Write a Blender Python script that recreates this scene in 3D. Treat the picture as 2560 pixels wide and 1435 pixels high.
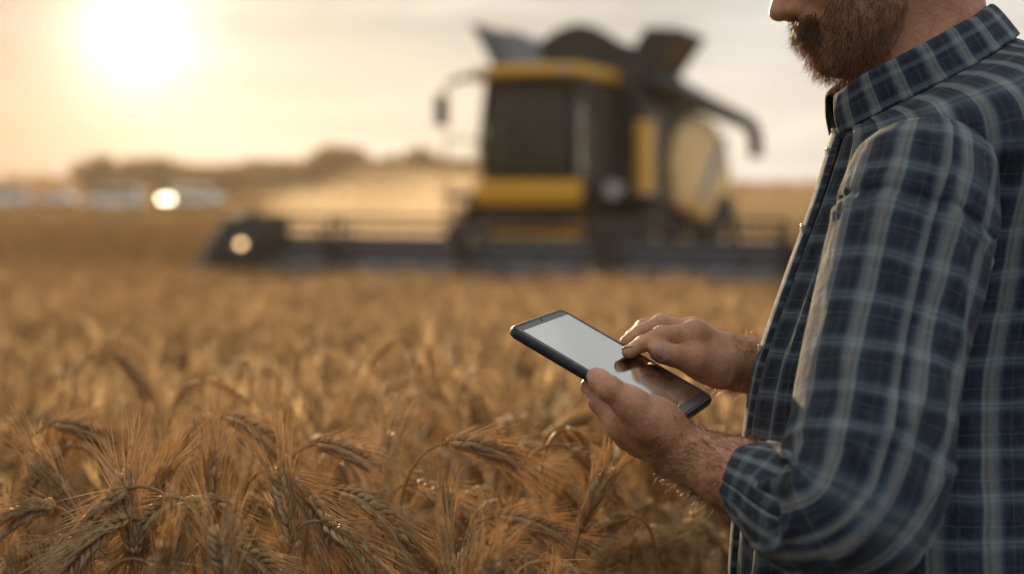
import bpy, math, random
import numpy as np
from mathutils import Vector, Matrix, noise

# ------------------------------------------------------------------ scene, camera, light
S = bpy.context.scene
for o in list(bpy.data.objects):
    bpy.data.objects.remove(o)
COL = S.collection
R = math.radians
PITCH = R(4.2)
CAM_Z = 1.35
FPX = 3556.0            # focal length in photo pixels (2560 wide, 50 mm on 36 mm)
cam_data = bpy.data.cameras.new("camera")
cam_data.lens = 50.0
cam_data.sensor_width = 36.0
cam_data.clip_start = 0.05
cam_data.clip_end = 6000
cam_data.dof.use_dof = True
cam_data.dof.focus_distance = 1.36
cam_data.dof.aperture_fstop = 2.5
cam_data.dof.aperture_blades = 0
cam = bpy.data.objects.new("camera", cam_data)
COL.objects.link(cam)
cam.location = (0, 0, CAM_Z)
cam.rotation_euler = (math.pi / 2 - PITCH, 0, 0)
S.camera = cam

SUN_AZ, SUN_EL = R(-14.7), R(8.0)      # azimuth measured from +Y towards +X
GLOW_EL = R(5.7)                       # where the sun shows; its lamp is raised to reach the wheat
SDIR = Vector((math.sin(SUN_AZ) * math.cos(SUN_EL), math.cos(SUN_AZ) * math.cos(SUN_EL), math.sin(SUN_EL)))
GDIR = (math.sin(SUN_AZ) * math.cos(GLOW_EL), math.cos(SUN_AZ) * math.cos(GLOW_EL), math.sin(GLOW_EL))
sl = bpy.data.lights.new("sun", 'SUN')
sl.energy = 5.0
sl.angle = R(0.6)
sl.color = (1.0, 0.74, 0.45)
sun = bpy.data.objects.new("sun", sl)
COL.objects.link(sun)
sun.rotation_euler = (-SDIR).to_track_quat('-Z', 'Y').to_euler()

S.view_settings.view_transform = 'Standard'
S.view_settings.look = 'None'
S.view_settings.exposure = 0.62
S.view_settings.gamma = 1.0
S.render.engine = 'CYCLES'
cy = S.cycles
cy.use_denoising = True
cy.max_bounces = 6
cy.diffuse_bounces = 3
cy.glossy_bounces = 3
cy.transmission_bounces = 4
cy.transparent_max_bounces = 8
cy.volume_bounces = 1
cy.caustics_reflective = False
cy.caustics_refractive = False
cy.sample_clamp_indirect = 6.0


class NT:
    """small helper round a node tree"""
    def __init__(self, tree):
        self.t = tree
        self.n = tree.nodes
        self.l = tree.links

    def new(self, typ, **kw):
        nd = self.n.new(typ)
        for k, v in kw.items():
            setattr(nd, k, v)
        return nd

    def put(self, sock, v):
        if isinstance(v, bpy.types.NodeSocket):
            self.l.new(v, sock)
        elif isinstance(v, (tuple, list)) and sock.type == 'RGBA' and len(v) == 3:
            sock.default_value = (*v, 1)
        elif v is not None:
            sock.default_value = v

    def math(self, op, a, b=None, c=None, clamp=False):
        nd = self.new('ShaderNodeMath', operation=op, use_clamp=clamp)
        for i, v in enumerate((a, b, c)):
            self.put(nd.inputs[i], v)
        return nd.outputs[0]

    def vmath(self, op, a, b=None, out=0):
        nd = self.new('ShaderNodeVectorMath', operation=op)
        self.put(nd.inputs[0], a)
        if b is not None:
            if op == 'SCALE':
                self.put(nd.inputs[3], b)
            else:
                self.put(nd.inputs[1], b)
        return nd.outputs[out]

    def mix(self, f, a, b, blend='MIX'):
        nd = self.new('ShaderNodeMix', data_type='RGBA', blend_type=blend)
        self.put(nd.inputs[0], f)
        self.put(nd.inputs[6], a)
        self.put(nd.inputs[7], b)
        return nd.outputs[2]

    def ramp(self, f, stops, interp='LINEAR'):
        nd = self.new('ShaderNodeValToRGB')
        nd.color_ramp.interpolation = interp
        els = nd.color_ramp.elements
        while len(els) > 1:
            els.remove(els[-1])
        for i, (p, c) in enumerate(stops):
            e = els[0] if i == 0 else els.new(p)
            e.position = p
            e.color = (*c, 1) if len(c) == 3 else c
        self.put(nd.inputs[0], f)
        return nd.outputs[0]

    def noise(self, vec, scale, detail=3, rough=0.5, out=0, dist=0.0):
        nd = self.new('ShaderNodeTexNoise')
        if vec is not None:
            self.l.new(vec, nd.inputs['Vector'])
        nd.inputs['Scale'].default_value = scale
        nd.inputs['Detail'].default_value = detail
        nd.inputs['Roughness'].default_value = rough
        nd.inputs['Distortion'].default_value = dist
        return nd.outputs[out]

    def rng(self, v, a, b, c, d, clamp=True):
        nd = self.new('ShaderNodeMapRange', clamp=clamp)
        for i, x in enumerate((v, a, b, c, d)):
            self.put(nd.inputs[i], x)
        return nd.outputs[0]


# world: low-sun Nishita sky, thin bright cloud cover and the glow round the veiled sun
W = bpy.data.worlds.new("World")
S.world = W
W.use_nodes = True
w = NT(W.node_tree)
w.n.clear()
sky = w.new('ShaderNodeTexSky', sky_type='NISHITA', sun_disc=False, sun_elevation=SUN_EL, sun_rotation=SUN_AZ,
            altitude=100, air_density=1.0, dust_density=2.0, ozone_density=1.0)
d = w.vmath('NORMALIZE', w.new('ShaderNodeTexCoord').outputs['Generated'])
sx = w.new('ShaderNodeSeparateXYZ')
w.l.new(d, sx.inputs[0])
X, Y, Z = sx.outputs
dot = w.vmath('DOT_PRODUCT', d, GDIR, out=1)
ang = w.math('ARCCOSINE', w.math('MINIMUM', dot, 0.999999))
# clouds laid out on a plane high overhead
zc = w.math('ADD', w.math('MAXIMUM', Z, 0.0), 0.10)
cp = w.new('ShaderNodeCombineXYZ')
w.put(cp.inputs[0], w.math('DIVIDE', X, zc))
w.put(cp.inputs[1], w.math('DIVIDE', Y, zc))
cn = w.noise(cp.outputs[0], 0.75, 5, 0.55, dist=0.4)
cn2 = w.noise(cp.outputs[0], 2.3, 4, 0.6)
cl = w.rng(w.math('ADD', w.math('MULTIPLY', cn, 0.65), w.math('MULTIPLY', cn2, 0.35)), 0.42, 0.58, 0.0, 1.0)
back = w.rng(dot, -0.3, 0.95, 0.0, 1.0)                      # 0 away from the sun, 1 towards it
warm = w.rng(ang, 0.05, 0.36, 1.0, 0.0)
left = w.rng(X, -0.20, -0.36, 0.0, 1.0)                      # browner cloud bank left of the sun
base_c = w.mix(back, (0.50, 0.54, 0.60), (0.66, 0.67, 0.65))
base_c = w.mix(w.rng(Z, 0.0, 0.10, 0.5, 0.0), base_c, (0.72, 0.68, 0.58))
cloud_c = w.mix(back, (0.80, 0.79, 0.78), (0.86, 0.80, 0.71))
dark_c = w.mix(back, (0.6, 0.62, 0.66), (0.47, 0.46, 0.43))
colr = w.mix(w.math('MULTIPLY', cl, 0.8), base_c, cloud_c)
colr = w.mix(w.math('MULTIPLY', warm, 0.6), colr, (0.84, 0.67, 0.52))
colr = w.mix(w.math('MULTIPLY', left, 0.9), colr, (0.36, 0.285, 0.205))
bp = w.new('ShaderNodeCombineXYZ')                         # long low bands of cloud
w.put(bp.inputs[0], w.math('MULTIPLY_ADD', X, 3.2, 1.7))
w.put(bp.inputs[1], w.math('MULTIPLY', Y, 2.0))
w.put(bp.inputs[2], w.math('MULTIPLY', Z, 34.0))
bn = w.noise(bp.outputs[0], 1.3, 4, 0.55, dist=0.5)
colr = w.mix(w.rng(bn, 0.47, 0.62, 0.0, 0.42), colr, dark_c)
dk = w.rng(w.math('ADD', w.math('MULTIPLY', bn, 0.6), w.math('MULTIPLY', cn2, 0.4)), 0.41, 0.53, 0.0, 0.9)
dk = w.math('MULTIPLY', dk, w.rng(Z, 0.080, 0.118, 0.05, 1.0))
colr = w.mix(dk, colr, dark_c)


def glow(amp, sig, power=2.0):
    return w.math('MULTIPLY', w.math('EXPONENT', w.math('MULTIPLY', w.math('POWER', w.math('DIVIDE', ang, sig), power), -1.0)), amp)


mg = w.new('ShaderNodeVectorMath', operation='SCALE')
mg.inputs[0].default_value = (1.0, 0.82, 0.66)
w.put(mg.inputs[3], w.math('ADD', glow(4.5, 0.0125, 0.95), w.math('ADD', glow(0.30, 0.055), glow(0.08, 0.13))))
tot = w.mix(1.0, colr, mg.outputs[0], 'ADD')
# sky away from the sun, out of view: dimmed low, raised overhead to shape fill
lowdark = w.mix(w.rng(Z, 0.0, 0.65, 0.0, 1.0), (0.28, 0.30, 0.34), (1.40, 1.38, 1.34))
tot = w.mix(w.rng(dot, 0.45, -0.35, 0.0, 1.0), tot, w.mix(1.0, tot, lowdark, 'MULTIPLY'))
bg1 = w.new('ShaderNodeBackground')
w.put(bg1.inputs[0], tot)
bg1.inputs[1].default_value = 0.72
bg2 = w.new('ShaderNodeBackground')
w.put(bg2.inputs[0], sky.outputs[0])
bg2.inputs[1].default_value = 0.05
ad = w.new('ShaderNodeMixShader')                           # a thin cloud veil covers most of the clear sky
ad.inputs[0].default_value = 0.95
w.l.new(bg2.outputs[0], ad.inputs[1])
w.l.new(bg1.outputs[0], ad.inputs[2])
wo = w.new('ShaderNodeOutputWorld')
w.l.new(ad.outputs[0], wo.inputs[0])

# ------------------------------------------------------------------ geometry helpers
CP, SP = math.cos(PITCH), math.sin(PITCH)


def P(u, v, d):
    """photo pixel + depth along the view axis -> world point"""
    x = (u - 1280.0) / FPX * d
    y = -(v - 717.5) / FPX * d
    return np.array((x, d * CP + y * SP, CAM_Z - d * SP + y * CP))


def C2W(c):
    """camera axes (x right, y down, z away) vector -> world vector"""
    return np.array((c[0], c[2] * CP - c[1] * SP, -c[2] * SP - c[1] * CP))


def ground_z(x, y):
    s = 0.0535 * np.asarray(y, float)
    k = 0.16
    a, b = s, np.full_like(s, 1.05)
    h = np.clip(0.5 + 0.5 * (a - b) / k, 0, 1)
    m = a * (1 - h) + b * h - k * h * (1 - h)
    return -m


class MB:
    def __init__(self):
        self.v, self.f, self.uv, self.sm = [], [], [], True

    def add(self, verts, faces, uv=None):
        b = len(self.v)
        self.v.extend([tuple(map(float, p)) for p in verts])
        self.f.extend([tuple(i + b for i in f) for f in faces])
        if uv is not None:
            self.uv.extend(uv)
        return self

    def box(self, c, s, rot=None):
        m = Matrix.Identity(3) if rot is None else rot
        vs = []
        for dx in (-.5, .5):
            for dy in (-.5, .5):
                for dz in (-.5, .5):
                    vs.append(Vector(c) + m @ Vector((dx * s[0], dy * s[1], dz * s[2])))
        return self.add(vs, [(0, 1, 3, 2), (4, 6, 7, 5), (0, 4, 5, 1), (2, 3, 7, 6), (0, 2, 6, 4), (1, 5, 7, 3)])

    def tube(self, pts, rad, n=8, caps=True, flat=1.0, up=None):
        pts = [Vector(p) for p in pts]
        rad = [rad] * len(pts) if np.isscalar(rad) else list(rad)
        rings = []
        ref = Vector(up) if up else None
        for i, p in enumerate(pts):
            t = (pts[min(i + 1, len(pts) - 1)] - pts[max(i - 1, 0)])
            if t.length < 1e-9:
                t = Vector((0, 0, 1))
            t.normalize()
            if ref is None:
                ref = Vector((0, 0, 1)) if abs(t.z) < 0.9 else Vector((1, 0, 0))
            a = (ref - t * ref.dot(t))
            if a.length < 1e-6:
                a = t.orthogonal()
            a.normalize()
            ref = a
            b = t.cross(a)
            rings.append([p + (a * math.cos(2 * math.pi * k / n) * flat + b * math.sin(2 * math.pi * k / n)) * rad[i] for k in range(n)])
        return self.loft(rings, caps)

    def loft(self, rings, caps=True, closed=True):
        n = len(rings[0])
        vs = [p for r in rings for p in r]
        fs = []
        for i in range(len(rings) - 1):
            for k in range(n if closed else n - 1):
                k2 = (k + 1) % n
                fs.append((i * n + k, i * n + k2, (i + 1) * n + k2, (i + 1) * n + k))
        if caps and closed:
            fs.append(tuple(range(n - 1, -1, -1)))
            fs.append(tuple((len(rings) - 1) * n + k for k in range(n)))
        return self.add(vs, fs)

    def cyl(self, a, b, r0, r1=None, n=20):
        return self.tube([a, b], [r0, r0 if r1 is None else r1], n)

    def prism(self, poly, axis_vec):
        a = Vector(axis_vec)
        n = len(poly)
        vs = [Vector(p) for p in poly] + [Vector(p) + a for p in poly]
        fs = [tuple(range(n - 1, -1, -1)), tuple(range(n, 2 * n))]
        fs += [(k, (k + 1) % n, n + (k + 1) % n, n + k) for k in range(n)]
        return self.add(vs, fs)

    def build(self, name, mat, parent=None, smooth=False, bevel=0.0, fix=True):
        me = bpy.data.meshes.new(name)
        me.from_pydata(self.v, [], self.f)
        if fix:
            import bmesh
            bm = bmesh.new()
            bm.from_mesh(me)
            bmesh.ops.recalc_face_normals(bm, faces=bm.faces)
            bm.to_mesh(me)
            bm.free()
        if self.uv:
            lay = me.uv_layers.new(name="UVMap")
            idx = np.empty(len(me.loops), dtype=np.int32)
            me.loops.foreach_get('vertex_index', idx)
            lay.data.foreach_set('uv', np.asarray(self.uv, dtype=np.float32)[idx].ravel())
        me.materials.append(mat)
        if smooth:
            me.polygons.foreach_set('use_smooth', [True] * len(me.polygons))
        me.update()
        o = bpy.data.objects.new(name, me)
        COL.objects.link(o)
        if parent is not None:
            o.parent = parent
        if bevel > 0:
            md = o.modifiers.new('bevel', 'BEVEL')
            md.width = bevel
            md.segments = 2
            md.limit_method = 'ANGLE'
        return o


def np_mesh(name, V, F, mat, parent=None, smooth=True, mat2=None, sel2=None):
    """big all-triangle or all-quad mesh straight from arrays"""
    V = np.asarray(V, np.float32)
    F = np.asarray(F, np.int32)
    k = F.shape[1]
    me = bpy.data.meshes.new(name)
    me.vertices.add(len(V))
    me.vertices.foreach_set('co', V.ravel())
    me.loops.add(F.size)
    me.loops.foreach_set('vertex_index', F.ravel())
    me.polygons.add(len(F))
    me.polygons.foreach_set('loop_start', np.arange(0, F.size, k, dtype=np.int32))
    if smooth:
        me.polygons.foreach_set('use_smooth', np.ones(len(F), dtype=bool))
    me.update(calc_edges=True)
    me.materials.append(mat)
    if mat2 is not None:
        me.materials.append(mat2)
        me.polygons.foreach_set('material_index', sel2.astype(np.int32))
    o = bpy.data.objects.new(name, me)
    COL.objects.link(o)
    if parent is not None:
        o.parent = parent
    return o


def tag(o, label=None, cat=None, group=None, kind=None):
    if label: o['label'] = label
    if cat: o['category'] = cat
    if group: o['group'] = group
    if kind: o['kind'] = kind
    return o


def empty(name, loc, rz=0.0):
    o = bpy.data.objects.new(name, None)
    o.location = loc
    o.rotation_euler = (0, 0, rz)
    o.empty_display_size = 0.1
    COL.objects.link(o)
    return o


def material(name, color=(0.5, 0.5, 0.5), rough=0.5, metal=0.0, build=None, **inp):
    m = bpy.data.materials.new(name)
    m.use_nodes = True
    t = NT(m.node_tree)
    b = t.n['Principled BSDF']
    b.inputs['Base Color'].default_value = (*color, 1)
    b.inputs['Roughness'].default_value = rough
    b.inputs['Metallic'].default_value = metal
    for k, v in inp.items():
        b.inputs[k.replace('_', ' ')].default_value = v
    if build:
        build(t, b)
    return m


def worn(color, rough, amt=0.25, scale=6.0, metal=0.0):
    """paint / plastic / rubber with uneven dirt and gloss"""
    def bld(t, b):
        pos = t.new('ShaderNodeTexCoord').outputs['Object']
        n = t.noise(pos, scale, 5, 0.6)
        n2 = t.noise(pos, scale * 7, 3, 0.6)
        dusty = tuple(c * (1 - amt) + e * amt for c, e in zip(color, (0.32, 0.25, 0.16)))
        f = t.rng(t.math('ADD', t.math('MULTIPLY', n, 0.7), t.math('MULTIPLY', n2, 0.3)), 0.38, 0.66, 0, 1)
        t.put(b.inputs['Base Color'], t.mix(f, color, dusty))
        t.put(b.inputs['Roughness'], t.rng(n, 0.3, 0.7, max(rough - 0.12, 0.02), min(rough + 0.2, 1)))
    return bld


def wheat_mat(name, c1, c2, c3, trans=0.35, island=True, rough=0.36):
    m = bpy.data.materials.new(name)
    m.use_nodes = True
    t = NT(m.node_tree)
    b = t.n['Principled BSDF']
    geo = t.new('ShaderNodeNewGeometry')
    pos = geo.outputs['Position']
    n = t.noise(pos, 9.0, 2, 0.6)
    n2 = t.noise(pos, 140.0, 2, 0.5)
    n3 = t.noise(pos, 0.7, 2, 0.5)
    f = t.math('ADD', t.math('MULTIPLY', n, 0.5), t.math('ADD', t.math('MULTIPLY', n2, 0.3), t.math('MULTIPLY', n3, 0.2)))
    if island:
        f = t.math('ADD', f, t.math('MULTIPLY', t.math('SUBTRACT', geo.outputs['Random Per Island'], 0.5), 0.22))
    col = t.ramp(f, [(0.34, c1), (0.5, c2), (0.66, c3)])
    t.put(b.inputs['Base Color'], col)
    b.inputs['Roughness'].default_value = rough
    b.inputs['Specular IOR Level'].default_value = 0.5
    tr = t.new('ShaderNodeBsdfTranslucent')
    t.put(tr.inputs[0], t.mix(0.5, col, (0.84, 0.62, 0.33)))
    mx = t.new('ShaderNodeMixShader')
    mx.inputs[0].default_value = trans
    t.l.new(b.outputs[0], mx.inputs[1])
    t.l.new(tr.outputs[0], mx.inputs[2])
    t.l.new(mx.outputs[0], t.n['Material Output'].inputs[0])
    return m


M = {}
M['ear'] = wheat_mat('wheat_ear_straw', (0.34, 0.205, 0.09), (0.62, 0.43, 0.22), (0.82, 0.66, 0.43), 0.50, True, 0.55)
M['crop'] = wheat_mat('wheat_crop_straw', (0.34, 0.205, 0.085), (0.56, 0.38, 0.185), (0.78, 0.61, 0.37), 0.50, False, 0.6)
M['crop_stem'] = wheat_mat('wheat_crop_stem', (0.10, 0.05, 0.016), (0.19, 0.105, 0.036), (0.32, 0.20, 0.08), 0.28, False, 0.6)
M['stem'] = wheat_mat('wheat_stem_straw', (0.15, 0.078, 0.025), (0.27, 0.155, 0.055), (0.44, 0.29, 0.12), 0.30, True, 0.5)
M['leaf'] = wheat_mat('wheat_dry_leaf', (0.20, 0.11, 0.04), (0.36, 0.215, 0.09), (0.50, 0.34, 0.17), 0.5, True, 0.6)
M['yellow'] = material('combine_yellow_paint', rough=0.35, build=worn((0.78, 0.40, 0.012), 0.36, 0.10, 2.0))
M['pale_yellow'] = material('combine_dusty_yellow', rough=0.45, build=worn((0.88, 0.62, 0.26), 0.42, 0.15, 1.4))
M['black'] = material('combine_black_panel', rough=0.5, build=worn((0.018, 0.018, 0.02), 0.5, 0.10, 2.0))
M['rubber'] = material('tyre_rubber', rough=0.85, build=worn((0.02, 0.019, 0.018), 0.85, 0.22, 4.0))
M['steel'] = material('header_steel', rough=0.4, metal=0.2, build=worn((0.24, 0.27, 0.32), 0.42, 0.08, 3.0))
M['dark_steel'] = material('header_dark_steel', rough=0.55, build=worn((0.03, 0.028, 0.027), 0.6, 0.2, 3.0))
M['stripe'] = material('grey_blue_stripe', rough=0.4, build=worn((0.24, 0.27, 0.33), 0.4, 0.15, 3.0))
M['chrome'] = material('lamp_chrome', (0.45, 0.45, 0.45), 0.2, 1.0)
M['lamp_lens'] = material('lamp_lens', (0.50, 0.50, 0.48), 0.15)
M['seat'] = material('driver_seat_fabric', rough=0.9, build=worn((0.10, 0.045, 0.03), 0.9, 0.1, 8.0))


def glass_mat(name, tint, rough, mixv):
    m = bpy.data.materials.new(name)
    m.use_nodes = True
    t = NT(m.node_tree)
    b = t.n['Principled BSDF']
    b.inputs['Base Color'].default_value = (0.14, 0.15, 0.11, 1)  # base colour lifted to stand in for sky reflected in the glass
    b.inputs['Roughness'].default_value = rough
    tr = t.new('ShaderNodeBsdfTransparent')
    tr.inputs[0].default_value = (*tint, 1)
    mx = t.new('ShaderNodeMixShader')
    mx.inputs[0].default_value = mixv
    t.l.new(b.outputs[0], mx.inputs[1])
    t.l.new(tr.outputs[0], mx.inputs[2])
    t.l.new(mx.outputs[0], t.n['Material Output'].inputs[0])
    return m


M['cab_glass'] = glass_mat('tinted_cab_glass', (0.30, 0.34, 0.30), 0.06, 0.62)
M['cab_side_glass'] = glass_mat('reflective_side_glass', (0.34, 0.38, 0.36), 0.05, 0.25)
M['cab_side_glass'].node_tree.nodes['Principled BSDF'].inputs['IOR'].default_value = 2.6
M['car_glass'] = glass_mat('car_window_glass', (0.2, 0.22, 0.24), 0.4, 0.3)


def lamp_mat(name, col, e):
    return material(name, col, 0.2, 0.0, lambda t, b: (t.put(b.inputs['Emission Color'], (*col, 1)), t.put(b.inputs['Emission Strength'], e)))


M['glint_white'] = lamp_mat('sun_glint_glow', (1.0, 0.86, 0.62), 12.0)  # added glow standing in for a sun glint on one far car
M['lit_amber'] = lamp_mat('lit_amber_lamp', (1.0, 0.62, 0.30), 3.2)
M['car_white'] = material('car_white_paint', rough=0.25, build=worn((0.85, 0.85, 0.84), 0.55, 0.03, 2.0))
M['bark'] = material('tree_bark', rough=0.9, build=worn((0.09, 0.065, 0.045), 0.9, 0.2, 3.0))


def foliage(t, b):
    pos = t.new('ShaderNodeNewGeometry').outputs['Position']
    t.put(b.inputs['Base Color'], t.ramp(t.noise(pos, 0.8, 3, 0.6), [(0.35, (0.10, 0.055, 0.014)), (0.65, (0.24, 0.135, 0.035))]))


M['foliage'] = material('tree_foliage', rough=0.7, build=foliage)
_t = NT(M['foliage'].node_tree)                       # thin leaves let the low sun through
_tr = _t.new('ShaderNodeBsdfTranslucent')
_tr.inputs[0].default_value = (0.52, 0.27, 0.055, 1)
_mx = _t.new('ShaderNodeMixShader')
_mx.inputs[0].default_value = 0.5
_t.l.new(_t.n['Principled BSDF'].outputs[0], _mx.inputs[1])
_t.l.new(_tr.outputs[0], _mx.inputs[2])
_t.l.new(_mx.outputs[0], _t.n['Material Output'].inputs[0])


# ------------------------------------------------------------------ ground and haze
def ground_bld(t, b):
    pos = t.new('ShaderNodeNewGeometry').outputs['Position']
    sp = t.new('ShaderNodeSeparateXYZ')
    t.l.new(pos, sp.inputs[0])
    wob = t.noise(pos, 0.05, 3, 0.5)
    big = t.noise(pos, 0.035, 4, 0.55)
    fine = t.noise(pos, 14.0, 4, 0.65)
    # stubble rows run with the harvest
    rows = t.math('SINE', t.math('ADD', t.math('MULTIPLY', sp.outputs[0], 9.0), t.math('MULTIPLY', wob, 12.0)))
    soil = t.mix(t.rng(fine, 0.3, 0.7, 0, 1), (0.035, 0.020, 0.010), (0.10, 0.06, 0.028))
    stub = t.mix(t.rng(fine, 0.3, 0.7, 0, 1), (0.26, 0.165, 0.07), (0.46, 0.31, 0.15))
    stub = t.mix(t.rng(rows, -0.2, 0.9, 0.0, 0.3), stub, (0.24, 0.15, 0.07))
    stub = t.mix(t.rng(big, 0.4, 0.62, 0, 0.45), stub, (0.30, 0.18, 0.07))
    crop = t.mix(t.rng(fine, 0.3, 0.7, 0, 1), (0.15, 0.075, 0.020), (0.26, 0.14, 0.043))
    edge = t.math('ADD', sp.outputs[0], t.math('MULTIPLY', sp.outputs[1], 0.145))      # uncut crop left of the header's path
    stub = t.mix(t.rng(edge, -3.4, -2.4, 1.0, 0.0), stub, crop)
    far = t.rng(sp.outputs[1], 17.0, 23.0, 0.0, 1.0)
    t.put(b.inputs['Base Color'], t.mix(far, soil, stub))
    bmp = t.new('ShaderNodeBump')
    bmp.inputs['Strength'].default_value = 0.8
    bmp.inputs['Distance'].default_value = 0.05
    t.put(bmp.inputs['Height'], fine)
    t.l.new(bmp.outputs[0], b.inputs['Normal'])
    b.inputs['Specular IOR Level'].default_value = 0.0


M['ground'] = material('field_soil_and_stubble', rough=0.95, build=ground_bld)
ys = np.concatenate([[-6, -3, 0], np.geomspace(0.5, 2500, 110)])
xs = np.linspace(-1, 1, 61)
gv = []
for yy in ys:
    hw = 14 + 1.2 * max(yy, 0)
    for q in xs:
        x = q * hw
        z = float(ground_z(x, max(yy, 0)))
        if yy > 30:
            z += min((yy - 30) / 150, 1) * 0.5 * noise.noise(Vector((x * 0.012, yy * 0.012, 3)))
        gv.append((x, yy, z))
n = len(xs)
gf = [(i * n + k, i * n + k + 1, (i + 1) * n + k + 1, (i + 1) * n + k) for i in range(len(ys) - 1) for k in range(n - 1)]
tag(MB().add(gv, gf).build('ground', M['ground'], smooth=True, fix=False), kind='structure')

HAZE_D = 0.00045
hz = MB().box((0, 145, 8.4), (700, 340, 21))
hm = bpy.data.materials.new('haze')
hm.use_nodes = True
ht = NT(hm.node_tree)
ht.n.clear()
pv = ht.new('ShaderNodeVolumePrincipled')
pv.inputs['Color'].default_value = (1.0, 0.86, 0.68, 1)
pv.inputs['Density'].default_value = HAZE_D
pv.inputs['Anisotropy'].default_value = 0.36
ho = ht.new('ShaderNodeOutputMaterial')
ht.l.new(pv.outputs[0], ho.inputs['Volume'])
tag(hz.build('haze', hm), kind='stuff')

# dust raised by the harvest, drifting left behind the header
V, F = [], []
NU, NV = 40, 20
for i in range(NV + 1):
    for k in range(NU):
        a, e = 2 * math.pi * k / NU, math.pi * (i / NV - .5)
        q = Vector((math.cos(e) * math.cos(a), math.cos(e) * math.sin(a), math.sin(e)))
        g = 1 + .30 * noise.noise(q * 1.6 + Vector((4, 2, 9))) + .12 * noise.noise(q * 4)
        V.append((-2.7 + q.x * 4.6 * g, 38 + q.y * 7.5 * g, -0.3 + q.z * 2.05 * g * (1 if q.z > 0 else .38) + .10 * q.x))
for i in range(NV):
    for k in range(NU):
        F.append((i * NU + k, i * NU + (k + 1) % NU, (i + 1) * NU + (k + 1) % NU, (i + 1) * NU + k))
dm = bpy.data.materials.new('harvest_dust')
dm.use_nodes = True
dt = NT(dm.node_tree)
dt.n.clear()
dv_ = dt.new('ShaderNodeVolumePrincipled')
dv_.inputs['Color'].default_value = (0.95, 0.78, 0.56, 1)
dv_.inputs['Density'].default_value = 0.026
dv_.inputs['Anisotropy'].default_value = 0.45
do_ = dt.new('ShaderNodeOutputMaterial')
dt.l.new(dv_.outputs[0], do_.inputs['Volume'])
tag(MB().add(V, F).build('dust_cloud', dm), 'tan dust drifting behind the header, left of the combine', kind='stuff')

# ------------------------------------------------------------------ distant trees
rng = np.random.default_rng(7)


def tree(u, top_v, dist, width, label, group='trees along the far field edge'):
    base = P(u, 455, dist)
    gz = -1.2
    H = CAM_Z + (455 - top_v) / FPX * dist - gz
    root = empty('field_tree', (base[0], base[1], gz))
    tag(root, label, 'tree', group)
    m = MB()
    m.tube([(0, 0, 0), (0.05 * H, 0, H * 0.3), (0, 0.02 * H, H * 0.62)], [0.045 * H, 0.032 * H, 0.012 * H], 8)
    for k in range(5):
        a = rng.uniform(0, 6.28)
        z0 = H * rng.uniform(0.25, 0.5)
        m.tube([(0.02 * H, 0, z0), (math.cos(a) * width * 0.2, math.sin(a) * width * 0.2, z0 + 0.12 * H),
                (math.cos(a) * width * 0.34, math.sin(a) * width * 0.34, z0 + 0.25 * H)], [0.018 * H, 0.012 * H, 0.004 * H], 6)
    m.build('trunk', M['bark'], root)
    # crown: leaf sprays grouped in clumps
    nc = 16
    V, F = [], []
    for c in range(nc):
        a, rr = rng.uniform(0, 6.28), math.sqrt(rng.uniform(0, 1)) * width * 0.42
        zz = H * (0.36 + 0.54 * rng.uniform(0, 1) ** 0.8)
        sh = 1.0 - 0.55 * max((zz / H - 0.6) / 0.4, 0)
        c0 = np.array((math.cos(a) * rr * sh, math.sin(a) * rr * sh, zz))
        cr = width * rng.uniform(0.12, 0.2)
        for q in range(120):
            dd = rng.normal(size=3)
            dd /= np.linalg.norm(dd)
            p = c0 + dd * cr * rng.uniform(0.55, 1.0) * (1, 1, 0.8)
            a1, a2 = rng.normal(size=3), rng.normal(size=3)
            a1 *= 0.075 * width / np.linalg.norm(a1)
            a2 *= 0.06 * width / np.linalg.norm(a2)
            p[2] = min(p[2], H)
            i = len(V)
            V += [p - a1, p + a2, p + a1, p - a2]
            F.append((i, i + 1, i + 2, i + 3))
    np_mesh('crown', V, F, M['foliage'], root, smooth=False)
    return root


specials = {0: 'low broad tree at the near end of the far tree row, below the sun'}
row = [(225, 388, 5.5), (262, 396, 7), (310, 402, 7.5), (352, 400, 6), (395, 398, 8), (440, 410, 7), (490, 418, 8), (540, 420, 8),
       (590, 416, 7.5), (640, 398, 6.5), (685, 408, 7), (725, 398, 6), (780, 412, 7), (845, 368, 8.5), (905, 402, 7), (955, 398, 7),
       (1000, 390, 8), (1050, 362, 5), (1095, 392, 7), (1150, 402, 8), (1205, 410, 8)]
for i, (u, v, wd) in enumerate(row):
    lab = 'hazy tree in the far golden row behind the parked cars'
    if u == 845: lab = 'tall rounded tree standing above the far row, behind the dust of the harvest'
    if u == 1050: lab = 'narrow pointed tree on the far row just beside the combine cab mirror'
    if u == 225: lab = 'first tree of the far row, rising above the low hedge under the sun'
    tree(u, v, 235 + rng.uniform(-12, 12), wd * 1.25, lab)


def hedge(u0, u1, v, dist, label):
    a, b = P(u0, 455, dist), P(u1, 455, dist)
    H = CAM_Z + 1.2 + (455 - v) / FPX * dist
    root = empty('hedge', ((a[0] + b[0]) / 2, a[1], -1.2))
    tag(root, label, 'hedge', 'low hedges on the horizon')
    L = (b[0] - a[0])
    V, F = [], []
    for q in range(int(L * 38)):
        x = rng.uniform(-L / 2, L / 2)
        hh = H * (0.86 + 0.14 * noise.noise(Vector((x * 0.5, 1.7, 0))))
        p = np.array((x, rng.uniform(-0.8, 0.8), rng.uniform(0.0, hh)))
        a1, a2 = rng.normal(size=3) * 0.3, rng.normal(size=3) * 0.25
        i = len(V)
        V += [p - a1, p + a2, p + a1, p - a2]
        F.append((i, i + 1, i + 2, i + 3))
    np_mesh('foliage', V, F, M['foliage'], root, smooth=False)


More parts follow.
